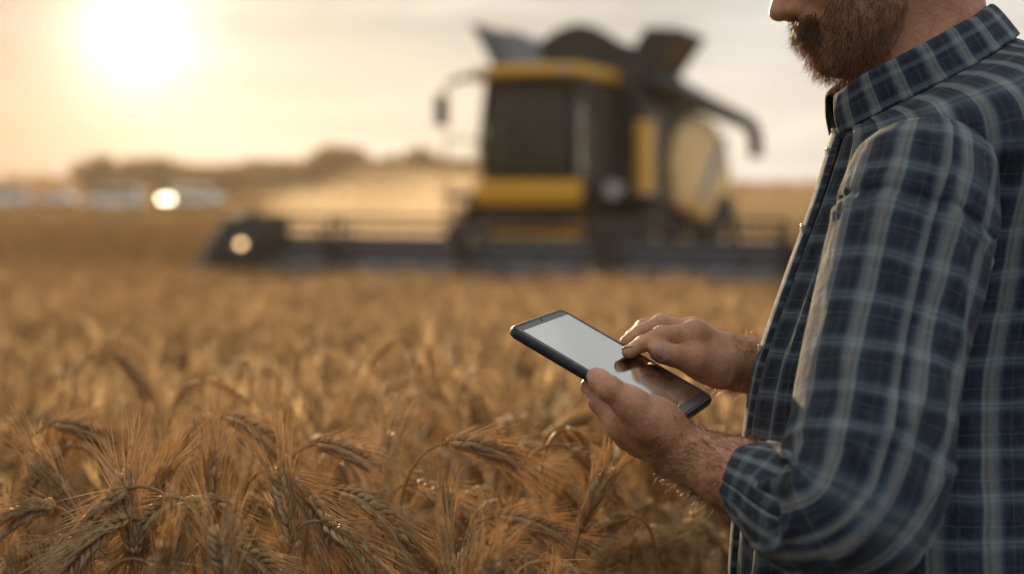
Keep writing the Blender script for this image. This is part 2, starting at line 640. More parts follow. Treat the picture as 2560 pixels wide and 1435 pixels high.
hedge(-90, 230, 428, 240, 'low dark hedge line on the horizon under the sun')
hedge(1790, 2300, 447, 300, 'thin dark hedge line on the horizon beside the man')


# ------------------------------------------------------------------ parked cars far off
def car(u, d, rz, label, lit=False, van=False):
    p = P(u, 455, d)
    root = empty('parked_van' if van else 'parked_car', (p[0], p[1], -1.05), rz)
    tag(root, label, 'van' if van else 'car', 'white vehicles parked across the field')
    L, Wd = (4.9, 1.9) if van else (4.3, 1.78)
    if van:
        prof = [(-L / 2, .35), (-L / 2, 1.0), (-L / 2 + .7, 1.15), (-L / 2 + 1.3, 2.0), (L / 2 - .1, 2.05), (L / 2, .9), (L / 2, .35)]
        gl = [(-L / 2 + .85, 1.22), (-L / 2 + 1.38, 1.9), (L / 2 - .5, 1.92), (L / 2 - .5, 1.22)]
    else:
        prof = [(-L / 2, .32), (-L / 2 - .02, .68), (-L / 2 + .15, .82), (-L / 2 + 1.15, .98), (-L / 2 + 1.85, 1.47), (L / 2 - 1.2, 1.5),
                (L / 2 - .35, 1.05), (L / 2, .95), (L / 2 + .02, .35)]
        gl = [(-L / 2 + 1.35, 1.02), (-L / 2 + 1.95, 1.4), (L / 2 - 1.3, 1.42), (L / 2 - .7, 1.06)]
    MB().prism([(x, -Wd / 2, z) for x, z in prof], (0, Wd, 0)).build('body', M['car_white'], root, bevel=0.08)
    for s in (-1, 1):
        MB().prism([(x, s * (Wd / 2 + .004), z) for x, z in gl], (0, s * 0.012, 0)).build('side_window', M['car_glass'], root)
    wx = -L / 2 + (1.4 if not van else 0.95)
    a, b_ = (prof[3], prof[4]) if not van else (prof[2], prof[3])
    ws = [(a[0] + .06, -Wd / 2 + .15, a[1] + .06), (a[0] + .06, Wd / 2 - .15, a[1] + .06), (b_[0] - .06, Wd / 2 - .22, b_[1] - .06), (b_[0] - .06, -Wd / 2 + .22, b_[1] - .06)]
    MB().prism([(q[0] - .03, q[1], q[2] + .03) for q in ws], (-0.012, 0, 0.012)).build('windscreen', M['car_glass'], root)
    for sx_ in (-L / 2 + .85, L / 2 - .85):
        for s in (-1, 1):
            wb = MB().cyl((sx_, s * (Wd / 2 - .2), .33), (sx_, s * (Wd / 2 + .02), .33), .33).build('wheel', M['rubber'], root)
            MB().cyl((sx_, s * (Wd / 2 + .02), .33), (sx_, s * (Wd / 2 + .035), .33), .2).build('rim', M['chrome'], wb)
    for s in (-1, 1):
        r = 0.24 if lit else 0.13  # enlarged glowing discs on one car replace a sun glint
        MB().cyl((-L / 2 + .02, s * (Wd / 2 - .34), .72), (-L / 2 - .05, s * (Wd / 2 - .34), .72), r).build('headlight', M['glint_white'] if lit else M['lamp_lens'], root)
    return root


car(283, 124, R(12), 'white van across the field, alone left of the car with the sun-glint glow', van=True)
car(452, 148, R(58), 'white car across the field facing the wheat with an added glow for its sun glint', lit=True)
car(497, 140, R(168), 'white van parked just right of the car with the sun-glint glow', van=True)
car(8, 135, R(20), 'white van parked at the edge of the photo by the horizon hedge', van=True)
car(140, 150, R(-8), 'small pale car farthest off, between two white vans')
# ------------------------------------------------------------------ combine harvester
YAW = R(-22)
cpos = P(1408, 455, 25.0)
comb = empty('combine_harvester', (cpos[0], cpos[1], -1.05), YAW)
tag(comb, 'yellow and black combine harvester with raised tank covers and wide header cutting wheat', 'combine')


def bx(name, c, s, mat, parent, bevel=0.03, rot=None):
    return MB().box(c, s, rot).build(name, M[mat], parent, bevel=bevel)


def wheel(x, y, r, wd):
    m = MB()
    prof = [(0.62, -.5), (0.86, -.5), (0.97, -.42), (1.0, -.2), (1.0, .2), (0.97, .42), (0.86, .5), (0.62, .5)]
    N = 40
    m.loft([[(x + q * wd, y + r * p * math.cos(2 * math.pi * k / N), r + r * p * math.sin(2 * math.pi * k / N)) for p, q in prof] for k in range(N)] +
           [[(x + q * wd, y + r * p, r) for p, q in prof]], caps=False)
    for k in range(22):                       # chevron lugs
        for s in (-1, 1):
            a = 2 * math.pi * (k + (0.5 if s > 0 else 0)) / 22
            c = (x + s * wd * .24, y + r * 1.01 * math.cos(a), r + r * 1.01 * math.sin(a))
            rot = Matrix.Rotation(-a + math.pi / 2, 3, 'X') if False else Matrix.Rotation(a - math.pi / 2, 3, 'X') @ Matrix.Rotation(s * 0.6, 3, 'Z')
            m.box(c, (wd * .55, r * .07, r * .07), rot)
    w_ = m.build('wheel', M['rubber'], comb, smooth=False)
    rm = MB().cyl((x - wd * .3, y, r), (x + wd * .3, y, r), r * .62, n=28)
    rm.cyl((x + wd * .3, y, r), (x + wd * .42, y, r), r * .2, n=16).cyl((x - wd * .42, y, r), (x - wd * .3, y, r), r * .2, n=16)
    rm.build('rim', M['pale_yellow'], w_, bevel=0.02)


for s in (-1, 1):
    wheel(s * 1.38, 0.0, 1.03, 0.8)
    wheel(s * 1.52, 4.9, 1.05, 0.55)
MB().cyl((-1.3, 0, 1.0), (1.3, 0, 1.0), .16).build('front_axle', M['dark_steel'], comb)
MB().cyl((-1.5, 4.9, 1.0), (1.5, 4.9, 1.0), .12).build('rear_axle', M['dark_steel'], comb)
# chassis and black upper body
m = MB()
m.prism([(-1.0, -.9, 1.05), (-1.0, 5.6, 1.3), (-1.0, 5.9, 2.2), (-1.0, -.9, 2.2)], (2.0, 0, 0))
m.build('chassis', M['black'], comb, bevel=0.05)
m = MB()
m.prism([(-1.42, .15, 2.1), (-1.42, 1.6, 2.1), (-1.42, 3.4, 3.3), (-1.42, 5.9, 3.05), (-1.42, 5.6, 3.5), (-1.42, 3.6, 3.85), (-1.42, 2.6, 4.42), (-1.42, .15, 4.46)], (2.84, 0, 0))
m.build('grain_tank', M['black'], comb, bevel=0.06)
# rounded yellow side shells
for s in (-1, 1):
    m = MB()
    outl = [(1.75, 2.0), (1.62, 2.7), (1.85, 3.25), (2.5, 3.62), (3.5, 3.72), (4.6, 3.62), (5.4, 3.3), (5.95, 2.75), (6.1, 2.2), (5.5, 1.75), (4.9, 1.5), (4.1, 1.45), (3.4, 1.75), (2.7, 1.85)]
    cyy, czz = 3.9, 2.6
    rings = []
    for k, dx in ((1.0, 0.0), (1.0, .10), (.96, .17), (.85, .22), (.5, .26), (.1, .27)):
        rings.append([(s * (1.42 + dx), cyy + (a - cyy) * k, czz + (b - czz) * k) for a, b in outl])
    sh = m.loft(rings).build('side_shell', M['pale_yellow'], comb, smooth=False, bevel=0.02)
    st = [(2.95, 2.05), (3.35, 2.05), (4.9, 3.0), (5.25, 3.35), (4.7, 3.3), (3.6, 2.7)]
    MB().prism([(s * (1.42 + .262), a, b) for a, b in st], (s * .014, 0, 0)).build('stripe', M['stripe'], sh)
    bx('engine_panel', (s * 1.36, .45, 2.80), (.16, .75, 1.35), 'yellow', comb)
    bx('mudguard', (s * 1.38, .05, 2.16), (.85, 1.9, .12), 'black', comb)
# rear hood
m = MB().prism([(-1.25, 5.9, 2.0), (-1.25, 6.7, 1.7), (-1.25, 6.5, 2.9), (-1.25, 5.9, 3.2)], (2.5, 0, 0))
m.build('straw_hood', M['black'], comb, bevel=0.05)
# cab
cab = bx('cab', (0, -.72, 2.30), (1.72, 1.75, .34), 'black', comb)
bx('cab_rear_wall', (0, .1, 3.25), (1.7, .1, 1.65), 'black', cab)
for s in (-1, 1):
    MB().tube([(s * .80, -1.62, 2.45), (s * .84, -1.70, 3.2), (s * .78, -1.55, 4.12)], .045, 8).build('corner_post', M['black'], cab)
    MB().tube([(s * .86, -.3, 2.45), (s * .86, -.3, 4.12)], .04, 8).build('door_post', M['black'], cab)
    MB().prism([(s * .85, -1.60, 2.47), (s * .85, .04, 2.47), (s * .83, .04, 4.1), (s * .80, -1.50, 4.1)], (s * .012, 0, 0)).build('side_window', M['cab_side_glass'], cab)
N = 11
rings = []
for zf in np.linspace(0, 1, 6):
    z = 2.46 + 1.66 * zf
    yb = -1.64 - .10 * math.sin(zf * 2.2) + .16 * zf
    rings.append([(.78 * t, yb - .22 * (1 - t * t), z) for t in np.linspace(-1, 1, N)])
ws = MB().loft(rings, closed=False)
o = ws.build('windscreen', M['cab_glass'], cab, smooth=True)
sd = o.modifiers.new('thick', 'SOLIDIFY'); sd.thickness = 0.012
m = MB().tube([(.0, -1.9, 2.6), (-.25, -1.97, 3.0), (-.42, -1.93, 3.3)], .014, 6)
m.build('wiper', M['black'], cab)
# yellow front sill and roof visor
m = MB()
m.loft([[(x, -1.62 - .30 * (1 - (x / .95) ** 2) + a, b) for a, b in ((0, 2.03), (-.12, 2.05), (-.15, 2.25), (-.10, 2.42), (0, 2.44))] for x in np.linspace(-.92, .92, 13)])
m.build('front_sill', M['yellow'], comb, bevel=0.01)
roof = MB().loft([[(x, yv, 4.12 + zv) for x, yv, zv in
                   [(-1.0, -1.75, h0), (-.6, -2.02, h0), (0, -2.1, h0), (.6, -2.02, h0), (1.0, -1.75, h0), (1.0, .15, h0), (-1.0, .15, h0)]] for h0 in (0, .15)] +
                 [[(x * .9, yv * .9, 4.32) for x, yv in [(-1.0, -1.75), (-.6, -2.02), (0, -2.1), (.6, -2.02), (1.0, -1.75), (1.0, .15), (-1.0, .15)]]])
rf = roof.build('cab_roof', M['yellow'], comb, bevel=0.03)
for x in (-.72, -.36, .36, .72):
    MB().cyl((x, -2.0 + .12 * abs(x), 4.20), (x, -2.09 + .12 * abs(x), 4.20), .06, n=14).build('work_light', M['lamp_lens'], rf)
# inside the cab
st = bx('driver_seat', (0, -.55, 2.78), (.52, .52, .14), 'seat', cab, .05)
bx('backrest', (0, -.28, 3.22), (.5, .14, .85), 'seat', st, .06)
bx('armrest', (.36, -.6, 3.0), (.12, .5, .1), 'black', st, .03)
m = MB().tube([(0, -1.42, 2.45), (0, -1.2, 3.0)], .05, 10)
cl_ = m.build('steering_column', M['black'], cab)
m = MB()
ring = [Vector((math.cos(a) * .2, -1.2 + math.sin(a) * .09, 3.02 + math.sin(a) * .17)) for a in np.linspace(0, 2 * math.pi, 25)]
m.tube(ring, .018, 8)
m.build('steering_wheel', M['black'], cl_)
# open grain tank covers
m = MB()
hump = [(-1.45, 4.56), (-1.1, 4.66), (-.7, 4.88), (-.32, 5.12), (.05, 5.22), (.38, 5.16), (.70, 4.98), (1.0, 4.76), (1.45, 4.56)]
m.prism([(x, .5, z) for x, z in hump] + [(1.45, .5, 4.3), (-1.45, .5, 4.3)], (0, .08, 0))
m.prism([(x, 2.3, z - .12) for x, z in hump] + [(1.45, 2.3, 4.3), (-1.45, 2.3, 4.3)], (0, .08, 0))
m.build('tank_cover', M['black'], comb)
ox = 1.42
m = MB().prism([(ox, .45, 4.42), (ox + .48, .45, 5.08), (ox + .48, 2.35, 5.08), (ox, 2.35, 4.42)], (.05, 0, -.04))
m.prism([(ox - .5, .45, 4.44), (ox - .06, .45, 5.10), (ox + .48, .46, 5.06), (ox, .46, 4.42)], (0, .04, 0))
m.build('tank_cover', M['black'], comb)
m = MB().prism([(-ox, .45, 4.42), (-ox - .50, .45, 5.30), (-ox - .50, 2.35, 5.30), (-ox, 2.35, 4.42)], (-.04, 0, -.03))
m.build('tank_cover', M['black'], comb)
m = MB().prism([(-1.28, .44, 4.5), (-1.22, .44, 5.16), (-.70, .44, 4.92), (-.55, .44, 4.5)], (0, 1.0, 0))
m.build('tank_cover', M['stripe'], comb)
# unloading auger folded back along the side
m = MB().tube([(1.55, .35, 4.1), (1.66, 1.2, 4.05), (1.75, 3.5, 3.86), (1.82, 6.6, 3.66), (1.84, 7.05, 3.45), (1.85, 7.2, 2.98)],
              [.22, .22, .19, .155, .165, .15], 16)
m.build('unloading_auger', M['black'], comb, smooth=True)
# mirrors, ladder, handrails, lamps
m = MB().tube([(-.86, -1.6, 4.12), (-1.15, -1.7, 4.15), (-1.45, -1.75, 4.04), (-1.53, -1.75, 3.87)], .05, 8)
ma = m.build('mirror_arm', M['black'], comb)
bx('mirror', (-1.54, -1.75, 3.60), (.24, .10, .52), 'black', ma, .03)
m = MB().tube([(.86, -1.6, 4.12), (1.1, -1.7, 4.05), (1.2, -1.72, 3.9)], .03, 8)
ma = m.build('mirror_arm', M['black'], comb)
bx('mirror', (1.22, -1.72, 3.62), (.2, .07, .42), 'black', ma, .03)
bx('platform', (-1.25, -.8, 2.2), (.75, 1.5, .07), 'dark_steel', comb, .01)
m = MB()
for y in (-1.5, -.1):
    m.tube([(-1.58, y, 2.2), (-1.58, y, 3.15)], .025, 8)
m.tube([(-1.58, -1.5, 3.15), (-1.58, -.1, 3.15)], .025, 8).tube([(-1.58, -1.5, 2.7), (-1.58, -.1, 2.7)], .02, 8)
m.build('handrail', M['yellow'], comb)
m = MB()
for y in (-1.35, -.95):
    m.tube([(-1.68, y, .75), (-1.6, y, 2.2)], .03, 8)
for z in (.85, 1.2, 1.55, 1.9):
    m.box((-1.66 + .05 * (z - .8), -1.15, z), (.16, .4, .04))
m.build('ladder', M['dark_steel'], comb)
m = MB().cyl((1.28, -.95, 2.28), (1.28, -1.12, 2.28), .15, .17, 24)
hl = m.build('headlight', M['chrome'], comb)
MB().cyl((1.28, -1.12, 2.28), (1.28, -1.15, 2.28), .14, n=24).build('lens', M['lamp_lens'], hl)
MB().tube([(.95, -.9, 2.28), (1.28, -.97, 2.28)], .05, 8).build('lamp_bracket', M['black'], comb)
# feeder house
m = MB().prism([(-.72, -.9, 1.75), (-.72, -2.55, 1.25), (-.72, -2.55, .65), (-.72, -.9, 1.0)], (1.44, 0, 0))
m.build('feeder_house', M['yellow'], comb, bevel=0.04)
# header
hx0, hx1 = -4.62, 4.85
hd = MB()
hd.box(((hx0 + hx1) / 2, -2.62, 1.30), (hx1 - hx0, .16, .36))
header = hd.build('header', M['steel'], comb, bevel=0.03)
MB().prism([(hx0, -2.55, 1.1), (hx0, -2.55, .62), (hx0, -3.75, .55), (hx0, -3.75, .61), (hx0, -2.75, .72), (hx0, -2.70, 1.1)], (hx1 - hx0, 0, 0)).build('header_trough', M['dark_steel'], header)
bx('knife_bar', ((hx0 + hx1) / 2, -3.80, .60), (hx1 - hx0, .10, .05), 'dark_steel', header, .005)
# feeding auger with flighting
m = MB().cyl((hx0 + .1, -3.02, .98), (hx1 - .1, -3.02, .98), .17, n=18)
seg = 260
fl = []
for i in range(seg + 1):
    t = i / seg
    a = t * 2 * math.pi * 15 * (1 if t < .5 else -1)
    x = hx0 + .15 + t * (hx1 - hx0 - .3)
    fl.append([(x, -3.02 + math.cos(a) * .16, .98 + math.sin(a) * .16), (x, -3.02 + math.cos(a) * .31, .98 + math.sin(a) * .31)])
m.loft(fl, caps=False, closed=False)
m.build('feed_auger', M['steel'], header)
# reel: axle, spiders, bats with tines
reel = MB().cyl((hx0 + .12, -3.45, 1.36), (hx1 - .12, -3.45, 1.36), .055, n=12).build('reel_axle', M['dark_steel'], header)
RR = .50
stations = [hx0 + .25, -2.75, -.45, 1.85, hx1 - .25]
for sxx in stations:
    m = MB()
    for k in range(6):
        a = 2 * math.pi * k / 6 + .3
        m.tube([(sxx, -3.45, 1.36), (sxx, -3.45 + RR * math.cos(a), 1.36 + RR * math.sin(a))], .05, 6)
        a2 = a + math.pi / 6
        m.tube([(sxx + .2, -3.45 + .1 * math.cos(a2), 1.36 + .1 * math.sin(a2)), (sxx + .3, -3.45 + RR * math.cos(a2), 1.36 + RR * math.sin(a2))], .04, 6)
    m.build('reel_spider', M['dark_steel'], header)
for k in range(6):
    a = 2 * math.pi * k / 6 + .3
    yb, zb = -3.45 + RR * math.cos(a), 1.36 + RR * math.sin(a)
    m = MB().cyl((hx0 + .2, yb, zb), (hx1 - .2, yb, zb), .032, n=8)
    for x in np.arange(hx0 + .3, hx1 - .2, .16):
        m.tube([(x, yb, zb), (x, yb + .02, zb - .12), (x, yb + .05, zb - .22)], .011, 4)
    m.build('reel_bat', M['dark_steel'], header)
# end dividers
for s, x in ((-1, hx0), (1, hx1)):
    m = MB()
    prof = [(-2.5, .55), (-2.5, 1.75), (-2.75, 1.92), (-3.3, 1.85), (-3.85, 1.45), (-4.25, 1.08), (-4.4, .7), (-3.8, .5)]
    m.loft([[(x + s * dx + (.12 if dx else 0) * 0, a + (0 if dx < .2 else .12), .5 + (b - .5) * k) for a, b in prof] for dx, k in ((-.02, 1.0), (.16, 1.0), (.30, .9), (.40, .7))])
    dv = m.build('end_divider', M['dark_steel'], header, bevel=0.03)
    if s < 0:
        MB().cyl((x + .62, -4.05, 1.42), (x + .62, -4.13, 1.42), .04, .045, 14).build('marker_lamp', M['lit_amber'], dv)
        MB().cyl((x + .62, -3.6, 1.42), (x + .62, -4.04, 1.42), .03, .03, 8).build('lamp_bracket', M['black'], dv)
# extra width of the left divider nose, seen from the front
MB().prism([(hx0 + .05, -2.62, 1.2), (hx0 + .05, -2.62, 1.86), (hx0 + .05, -3.2, 1.82), (hx0 + .05, -3.95, 1.2)], (.62, 0, 0)).build('divider_hood', M['black'], header, bevel=0.05)
MB().tube([(-.5, -2.6, 1.5), (-.5, -3.0, 1.7), (-.5, -3.45, 1.36)], .035, 6).build('reel_arm', M['dark_steel'], header)

# ------------------------------------------------------------------ wheat
def drop_grain(m, p, t, side, L, r, nseg=5):
    t, side = Vector(t).normalized(), Vector(side)
    side = (side - t * side.dot(t)).normalized()
    b = t.cross(side)
    prof = [(0, .25), (.25, .95), (.55, 1.0), (.82, .55), (1.0, .06)]
    rings = []
    for f, k in prof:
        rings.append([Vector(p) + t * (L * f) + side * (L * .10 * math.sin(f * 3.14)) + (side * math.cos(2 * math.pi * i / nseg) * .8 + b * math.sin(2 * math.pi * i / nseg)) * (r * k) for i in range(nseg)])
    m.loft(rings, caps=False)


def wheat_spine(rs, H, droop, neck, ear):
    """points of the stalk and of the ear in the local x-z plane (bends towards +x)"""
    pts = []
    x = z = 0.0
    ang = rs.uniform(-.05, .05)
    Ls = H
    n1 = 7
    for i in range(n1):
        pts.append(Vector((x, 0, z)))
        st = (Ls - neck) / n1
        x += math.sin(ang) * st
        z += math.cos(ang) * st
        ang += rs.uniform(-.02, .04)
    a0 = ang
    n2 = 10
    for i in range(n2):
        pts.append(Vector((x, 0, z)))
        f = (i + .5) / n2
        a = a0 + (droop * .70 - a0) * (f ** 2.2)
        x += math.sin(a) * neck / n2
        z += math.cos(a) * neck / n2
    stalk = pts + [Vector((x, 0, z))]
    e = [Vector((x, 0, z))]
    n3 = 24
    for i in range(n3):
        a = droop * (.70 + .30 * ((i + .5) / n3) ** .8)
        x += math.sin(a) * ear / n3
        z += math.cos(a) * ear / n3
        e.append(Vector((x, 0, z)))
    return stalk, e


def ear_mesh(rs, e, detail, awn_len, twist):
    m = MB()
    n = len(e) - 1
    twist0 = rs.uniform(0, 6.28)
    if detail == 2:
        m.tube(e, .0011, 4)
        step = 1
    else:
        step = 2 if detail == 1 else 6
    for i in range(0, n - 1, step):
        t = (e[min(i + 1, n)] - e[i]).normalized()
        base = Vector((0, 1, 0))
        nrm = base.cross(t)
        tw = twist0 + twist * i / n
        s = -1 if (i // step) % 2 else 1
        side = (base * math.cos(tw) + nrm * math.sin(tw)) * s
        other = t.cross(side)
        env = .75 + .35 * math.sin(3.1 * (i + 3) / (n + 4))
        if detail == 2:
            for q in (-1, 0, 1):
                d_ = (t * 1.0 + side * (.50 - .1 * abs(q)) + other * .46 * q + Vector([rs.uniform(-.06, .06) for _ in range(3)]) * 2.2).normalized()
                p = e[i] + side * .0016 + other * (.0016 * q)
                L = .0128 * env * rs.uniform(.75, 1.2)
                drop_grain(m, p, d_, side, L, .0033 * env)
                tip = p + d_ * L * .96
                for rep in range(2):
                    aw = awn_len * rs.uniform(.5, 1.25) * (.75 + .5 * i / n)
                    dv = (t * 1.0 + side * rs.uniform(.10, .46) + other * rs.uniform(-.34, .34)).normalized()
                    cv = Vector((rs.uniform(-.6, .6), rs.uniform(-.6, .6), rs.uniform(-.5, .2))) + side * .12
                    m.tube([tip, tip + dv * aw * .4, tip + dv * aw * .75 + cv * aw * .09, tip + dv * aw + cv * aw * .22], [.00042, .00036, .00028, .00010], 3, caps=False)
        else:
            if detail == 1:
                d_ = (t + side * .38).normalized()
                L = .016 * env
                p = e[i]
                a, b = p + d_ * L * .45 + other * .0056 * env, p + d_ * L * .45 - other * .0056 * env
                c = p + d_ * L * .4 + side * .0042
                m.add([p, a, c, b, p + d_ * L], [(0, 1, 2), (0, 2, 3), (1, 4, 2), (2, 4, 3), (0, 3, 1), (1, 3, 4)])
                for q in (-1, 1):
                    tip = p + d_ * L
                    aw = awn_len * rs.uniform(.6, 1.1)
                    dv = (t + side * rs.uniform(.15, .4) + other * q * rs.uniform(.05, .25)).normalized()
                    wv = other * .0006
                    mid = tip + dv * aw * .55
                    m.add([tip - wv, tip + wv, mid + wv * .7, mid - wv * .7, tip + dv * aw + Vector((0, 0, -.12 * aw))], [(0, 1, 2, ), (0, 2, 3), (3, 2, 4)])
    if detail == 0:
        mid = e[n // 2]
        rr = .0080
        t = (e[-1] - e[0]).normalized()
        o1 = Vector((0, 1, 0))
        o2 = t.cross(o1)
        r1 = [e[0] + (o1 * math.cos(a) + o2 * math.sin(a)) * .003 for a in (0, 2.1, 4.2)]
        r2 = [mid + (o1 * math.cos(a) + o2 * math.sin(a)) * rr for a in (0, 2.1, 4.2)]
        r3 = [e[-1] + (o1 * math.cos(a) + o2 * math.sin(a)) * .002 for a in (0, 2.1, 4.2)]
        m.loft([r1, r2, r3], caps=False)
        for k in range(7):
            a = rs.uniform(0, 6.28)
            p = e[int(rs.uniform(4, n))]
            dv = (t + (o1 * math.cos(a) + o2 * math.sin(a)) * .33).normalized() * awn_len
            wv = (o1 * -math.sin(a) + o2 * math.cos(a)) * .0016
            m.add([p - wv, p + wv, p + dv + Vector((0, 0, -.01))], [(0, 1, 2)])
    return m


def leaf_mesh(rs, stalk, H, detail=2):
    m = MB()
    n = 9 if detail == 2 else 3
    for q in range(1):
        i = rs.randint(2, 5)
        p = stalk[i].copy()
        a = rs.uniform(0, 6.28)
        L = rs.uniform(.14, .26)
        w_ = rs.uniform(.004, .007)
        ang = rs.uniform(.15, .5)
        bend = rs.uniform(1.2, 2.6)
        rl, rr = [], []
        dirv = Vector((math.cos(a), math.sin(a), 0))
        sd = Vector((-math.sin(a), math.cos(a), 0))
        rows = []
        for k in range(n + 1):
            f = k / n
            tw = f * rs.uniform(.6, 1.2)
            ww = w_ * (1 - f) ** .6 + .0003
            s2 = (sd * math.cos(tw) + Vector((0, 0, 1)) * math.sin(tw))
            rows.append([p - s2 * ww, p + s2 * ww])
            aa = ang + bend * f * f
            p = p + (dirv * math.sin(aa) + Vector((0, 0, 1)) * math.cos(aa)) * L / n
        m.loft(rows, caps=False, closed=False)
    return m


def proto(seed, droop, detail, H=1.06, neck=.20, ear=.088, awn=.062):
    rs = random.Random(seed)
    stalk, e = wheat_spine(rs, H, droop, neck, ear)
    sm = MB()
    if detail == 2:
        sm.tube(stalk, [.0021] * 6 + [.0017] * (len(stalk) - 6), 6)
        sm.tube([stalk[4], stalk[4] + (stalk[5] - stalk[4]) * .06], .0032, 6)
    else:
        wv = .0022 if detail == 1 else .0030
        pts = stalk[::3] if detail == 1 else [stalk[2], stalk[7], stalk[12], stalk[-1]]
        if pts[-1] is not stalk[-1]:
            pts.append(stalk[-1])
        sm.tube(pts, wv, 3, caps=False)
    return sm, ear_mesh(rs, e, detail, awn, rs.uniform(-1.5, 1.5)), ([leaf_mesh(rs, stalk, H, 2) for _ in range(2)] if detail == 2 else leaf_mesh(rs, stalk, H, detail)), e[0], e[-1], max(p.z for p in stalk + e)


DROOPS = [.15, .40, .75, 2.2, 2.5, 2.75, 2.95, .30, 2.6, 1.3, .08, 2.85]
rs = random.Random(11)
protos = []


class Proto:
    pass


def mesh_of(mb, name, mat):
    o = mb.build(name, mat, None, smooth=True, fix=False)
    me = o.data
    bpy.data.objects.remove(o)
    return me


for i, dr in enumerate(DROOPS):
    p_ = Proto()
    sm, em, lm, e0, e1, top = proto(100 + i, dr, 2, H=1.02 + .01 * (i % 3), neck=rs.uniform(.06, .11), ear=rs.uniform(.070, .090), awn=rs.uniform(.042, .062))
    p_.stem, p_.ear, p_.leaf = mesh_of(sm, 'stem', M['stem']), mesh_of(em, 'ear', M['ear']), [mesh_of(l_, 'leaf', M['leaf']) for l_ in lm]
    p_.e0, p_.e1, p_.top = e0, e1, top
    protos.append(p_)


def place_wheat(pr, x, y, rz, sc, label, tilt=0.0, ground=None, top=None):
    z = float(ground_z(x, y))
    root = empty('wheat_plant', (x, y, z), rz)
    if top is not None:
        sc = (top - z) / pr.top
    wd_ = sc * rs.uniform(.82, 1.08)
    root.scale = (wd_, wd_, sc)
    root.rotation_euler = (tilt * rs.uniform(-1, 1), tilt * rs.uniform(-1, 1), rz)
    tag(root, label, 'wheat', 'bearded wheat plants at the front of the field')
    for nm, me in [('stem', pr.stem), ('ear', pr.ear)] + [('leaf', l_) for l_ in pr.leaf]:
        o = bpy.data.objects.new(nm, me)
        COL.objects.link(o)
        o.parent = root
    return root


def place_at(pr, u, v, d, rz, label):
    """stand a plant so that the highest point of its bend is at this point of the field"""
    q = P(u, v, d)
    ctr = (pr.e0 + pr.e1) * .5
    x = q[0] - (ctr.x * math.cos(rz))
    y = q[1] - (ctr.x * math.sin(rz))
    return place_wheat(pr, x, y, rz, 1.0, label, 0.0, top=q[2])


def person_zone(x, y):
    return ((x - .43) / .36) ** 2 + ((y - 1.42) / .36) ** 2 < 1


# the ears that stand out in the photo: variant, pixel of the top of the bend, depth, heading
named = [
    (6, 1405, 1112, 1.62, 0.1, 'lone wheat ear arching right over in a full hook just below the forearm'),
    (3, 1150, 1105, 1.50, 0.3, 'thick wheat ear leaning right, left of the hooked ear below the tablet'),
    (1, 700, 1165, 1.36, 2.6, 'spiky upright wheat ear with long bristles spreading, near the bottom middle left'),
    (5, 745, 1180, 1.38, -0.2, 'wheat ear bowed to the right just beside the spiky upright ear'),
    (6, 330, 1215, 1.34, 3.0, 'bushy drooping wheat ear at lower left with its bristles hanging down like hair'),
    (5, 365, 1235, 1.35, 2.7, 'second drooping wheat ear of the shaggy clump at lower left'),
    (4, 520, 1250, 1.35, 2.9, 'wheat ear stretching left from the stalk right of the shaggy lower left clump'),
    (6, 560, 1245, 1.37, -0.3, 'dark thin wheat ear hanging right of the shaggy lower left clump'),
    (4, 950, 1225, 1.42, 0.2, 'wheat ear bowed to the right at the bottom centre with combed bristles'),
    (3, 1290, 1290, 1.50, 0.1, 'small wheat ear nodding right, under the hooked ear'),
    (4, 1470, 1285, 1.62, 2.9, 'pale wheat ear hanging beside the tip of the hooked ear'),
    (3, 1350, 1392, 1.45, 0.0, 'wheat ear nodding right at the bottom edge below the hooked ear'),
    (4, 650, 1345, 1.33, 0.2, 'wheat ear bowed right at the bottom edge under the spiky upright ear'),
    (5, 860, 1300, 1.36, 0.15, 'dark wheat ear hanging at the bottom edge right of the spiky upright ear'),
    (0, 530, 1120, 1.45, 1.6, 'upright wheat ear sparkling with dew behind the shaggy lower left clump'),
    (6, 270, 880, 2.35, 0.2, 'blurred wheat ear curled over like a hook at the left, farther back'),
    (3, 60, 1260, 1.40, 2.8, 'wheat ear bowed left at the left edge near the bottom'),
    (2, 150, 1150, 1.50, 2.9, 'soft wheat ear leaning left with a fan of bristles at the left edge'),
    (3, 200, 1060, 1.68, 0.2, 'blurred wheat ear bending right in the left part of the field'),
    (4, 620, 1040, 1.62, 0.2, 'wheat ear bending right behind the dewy upright ear'),
    (3, 870, 1110, 1.55, 0.1, 'wheat ear bowed right, blurred, between the spiky ear and the thick leaning ear'),
    (2, 960, 1090, 1.60, 1.4, 'pale tufted wheat ear upright behind the thick leaning ear'),
]
for k, u, v, dd, rz, lab in named:
    place_at(protos[k], u, v, dd, rz, lab)
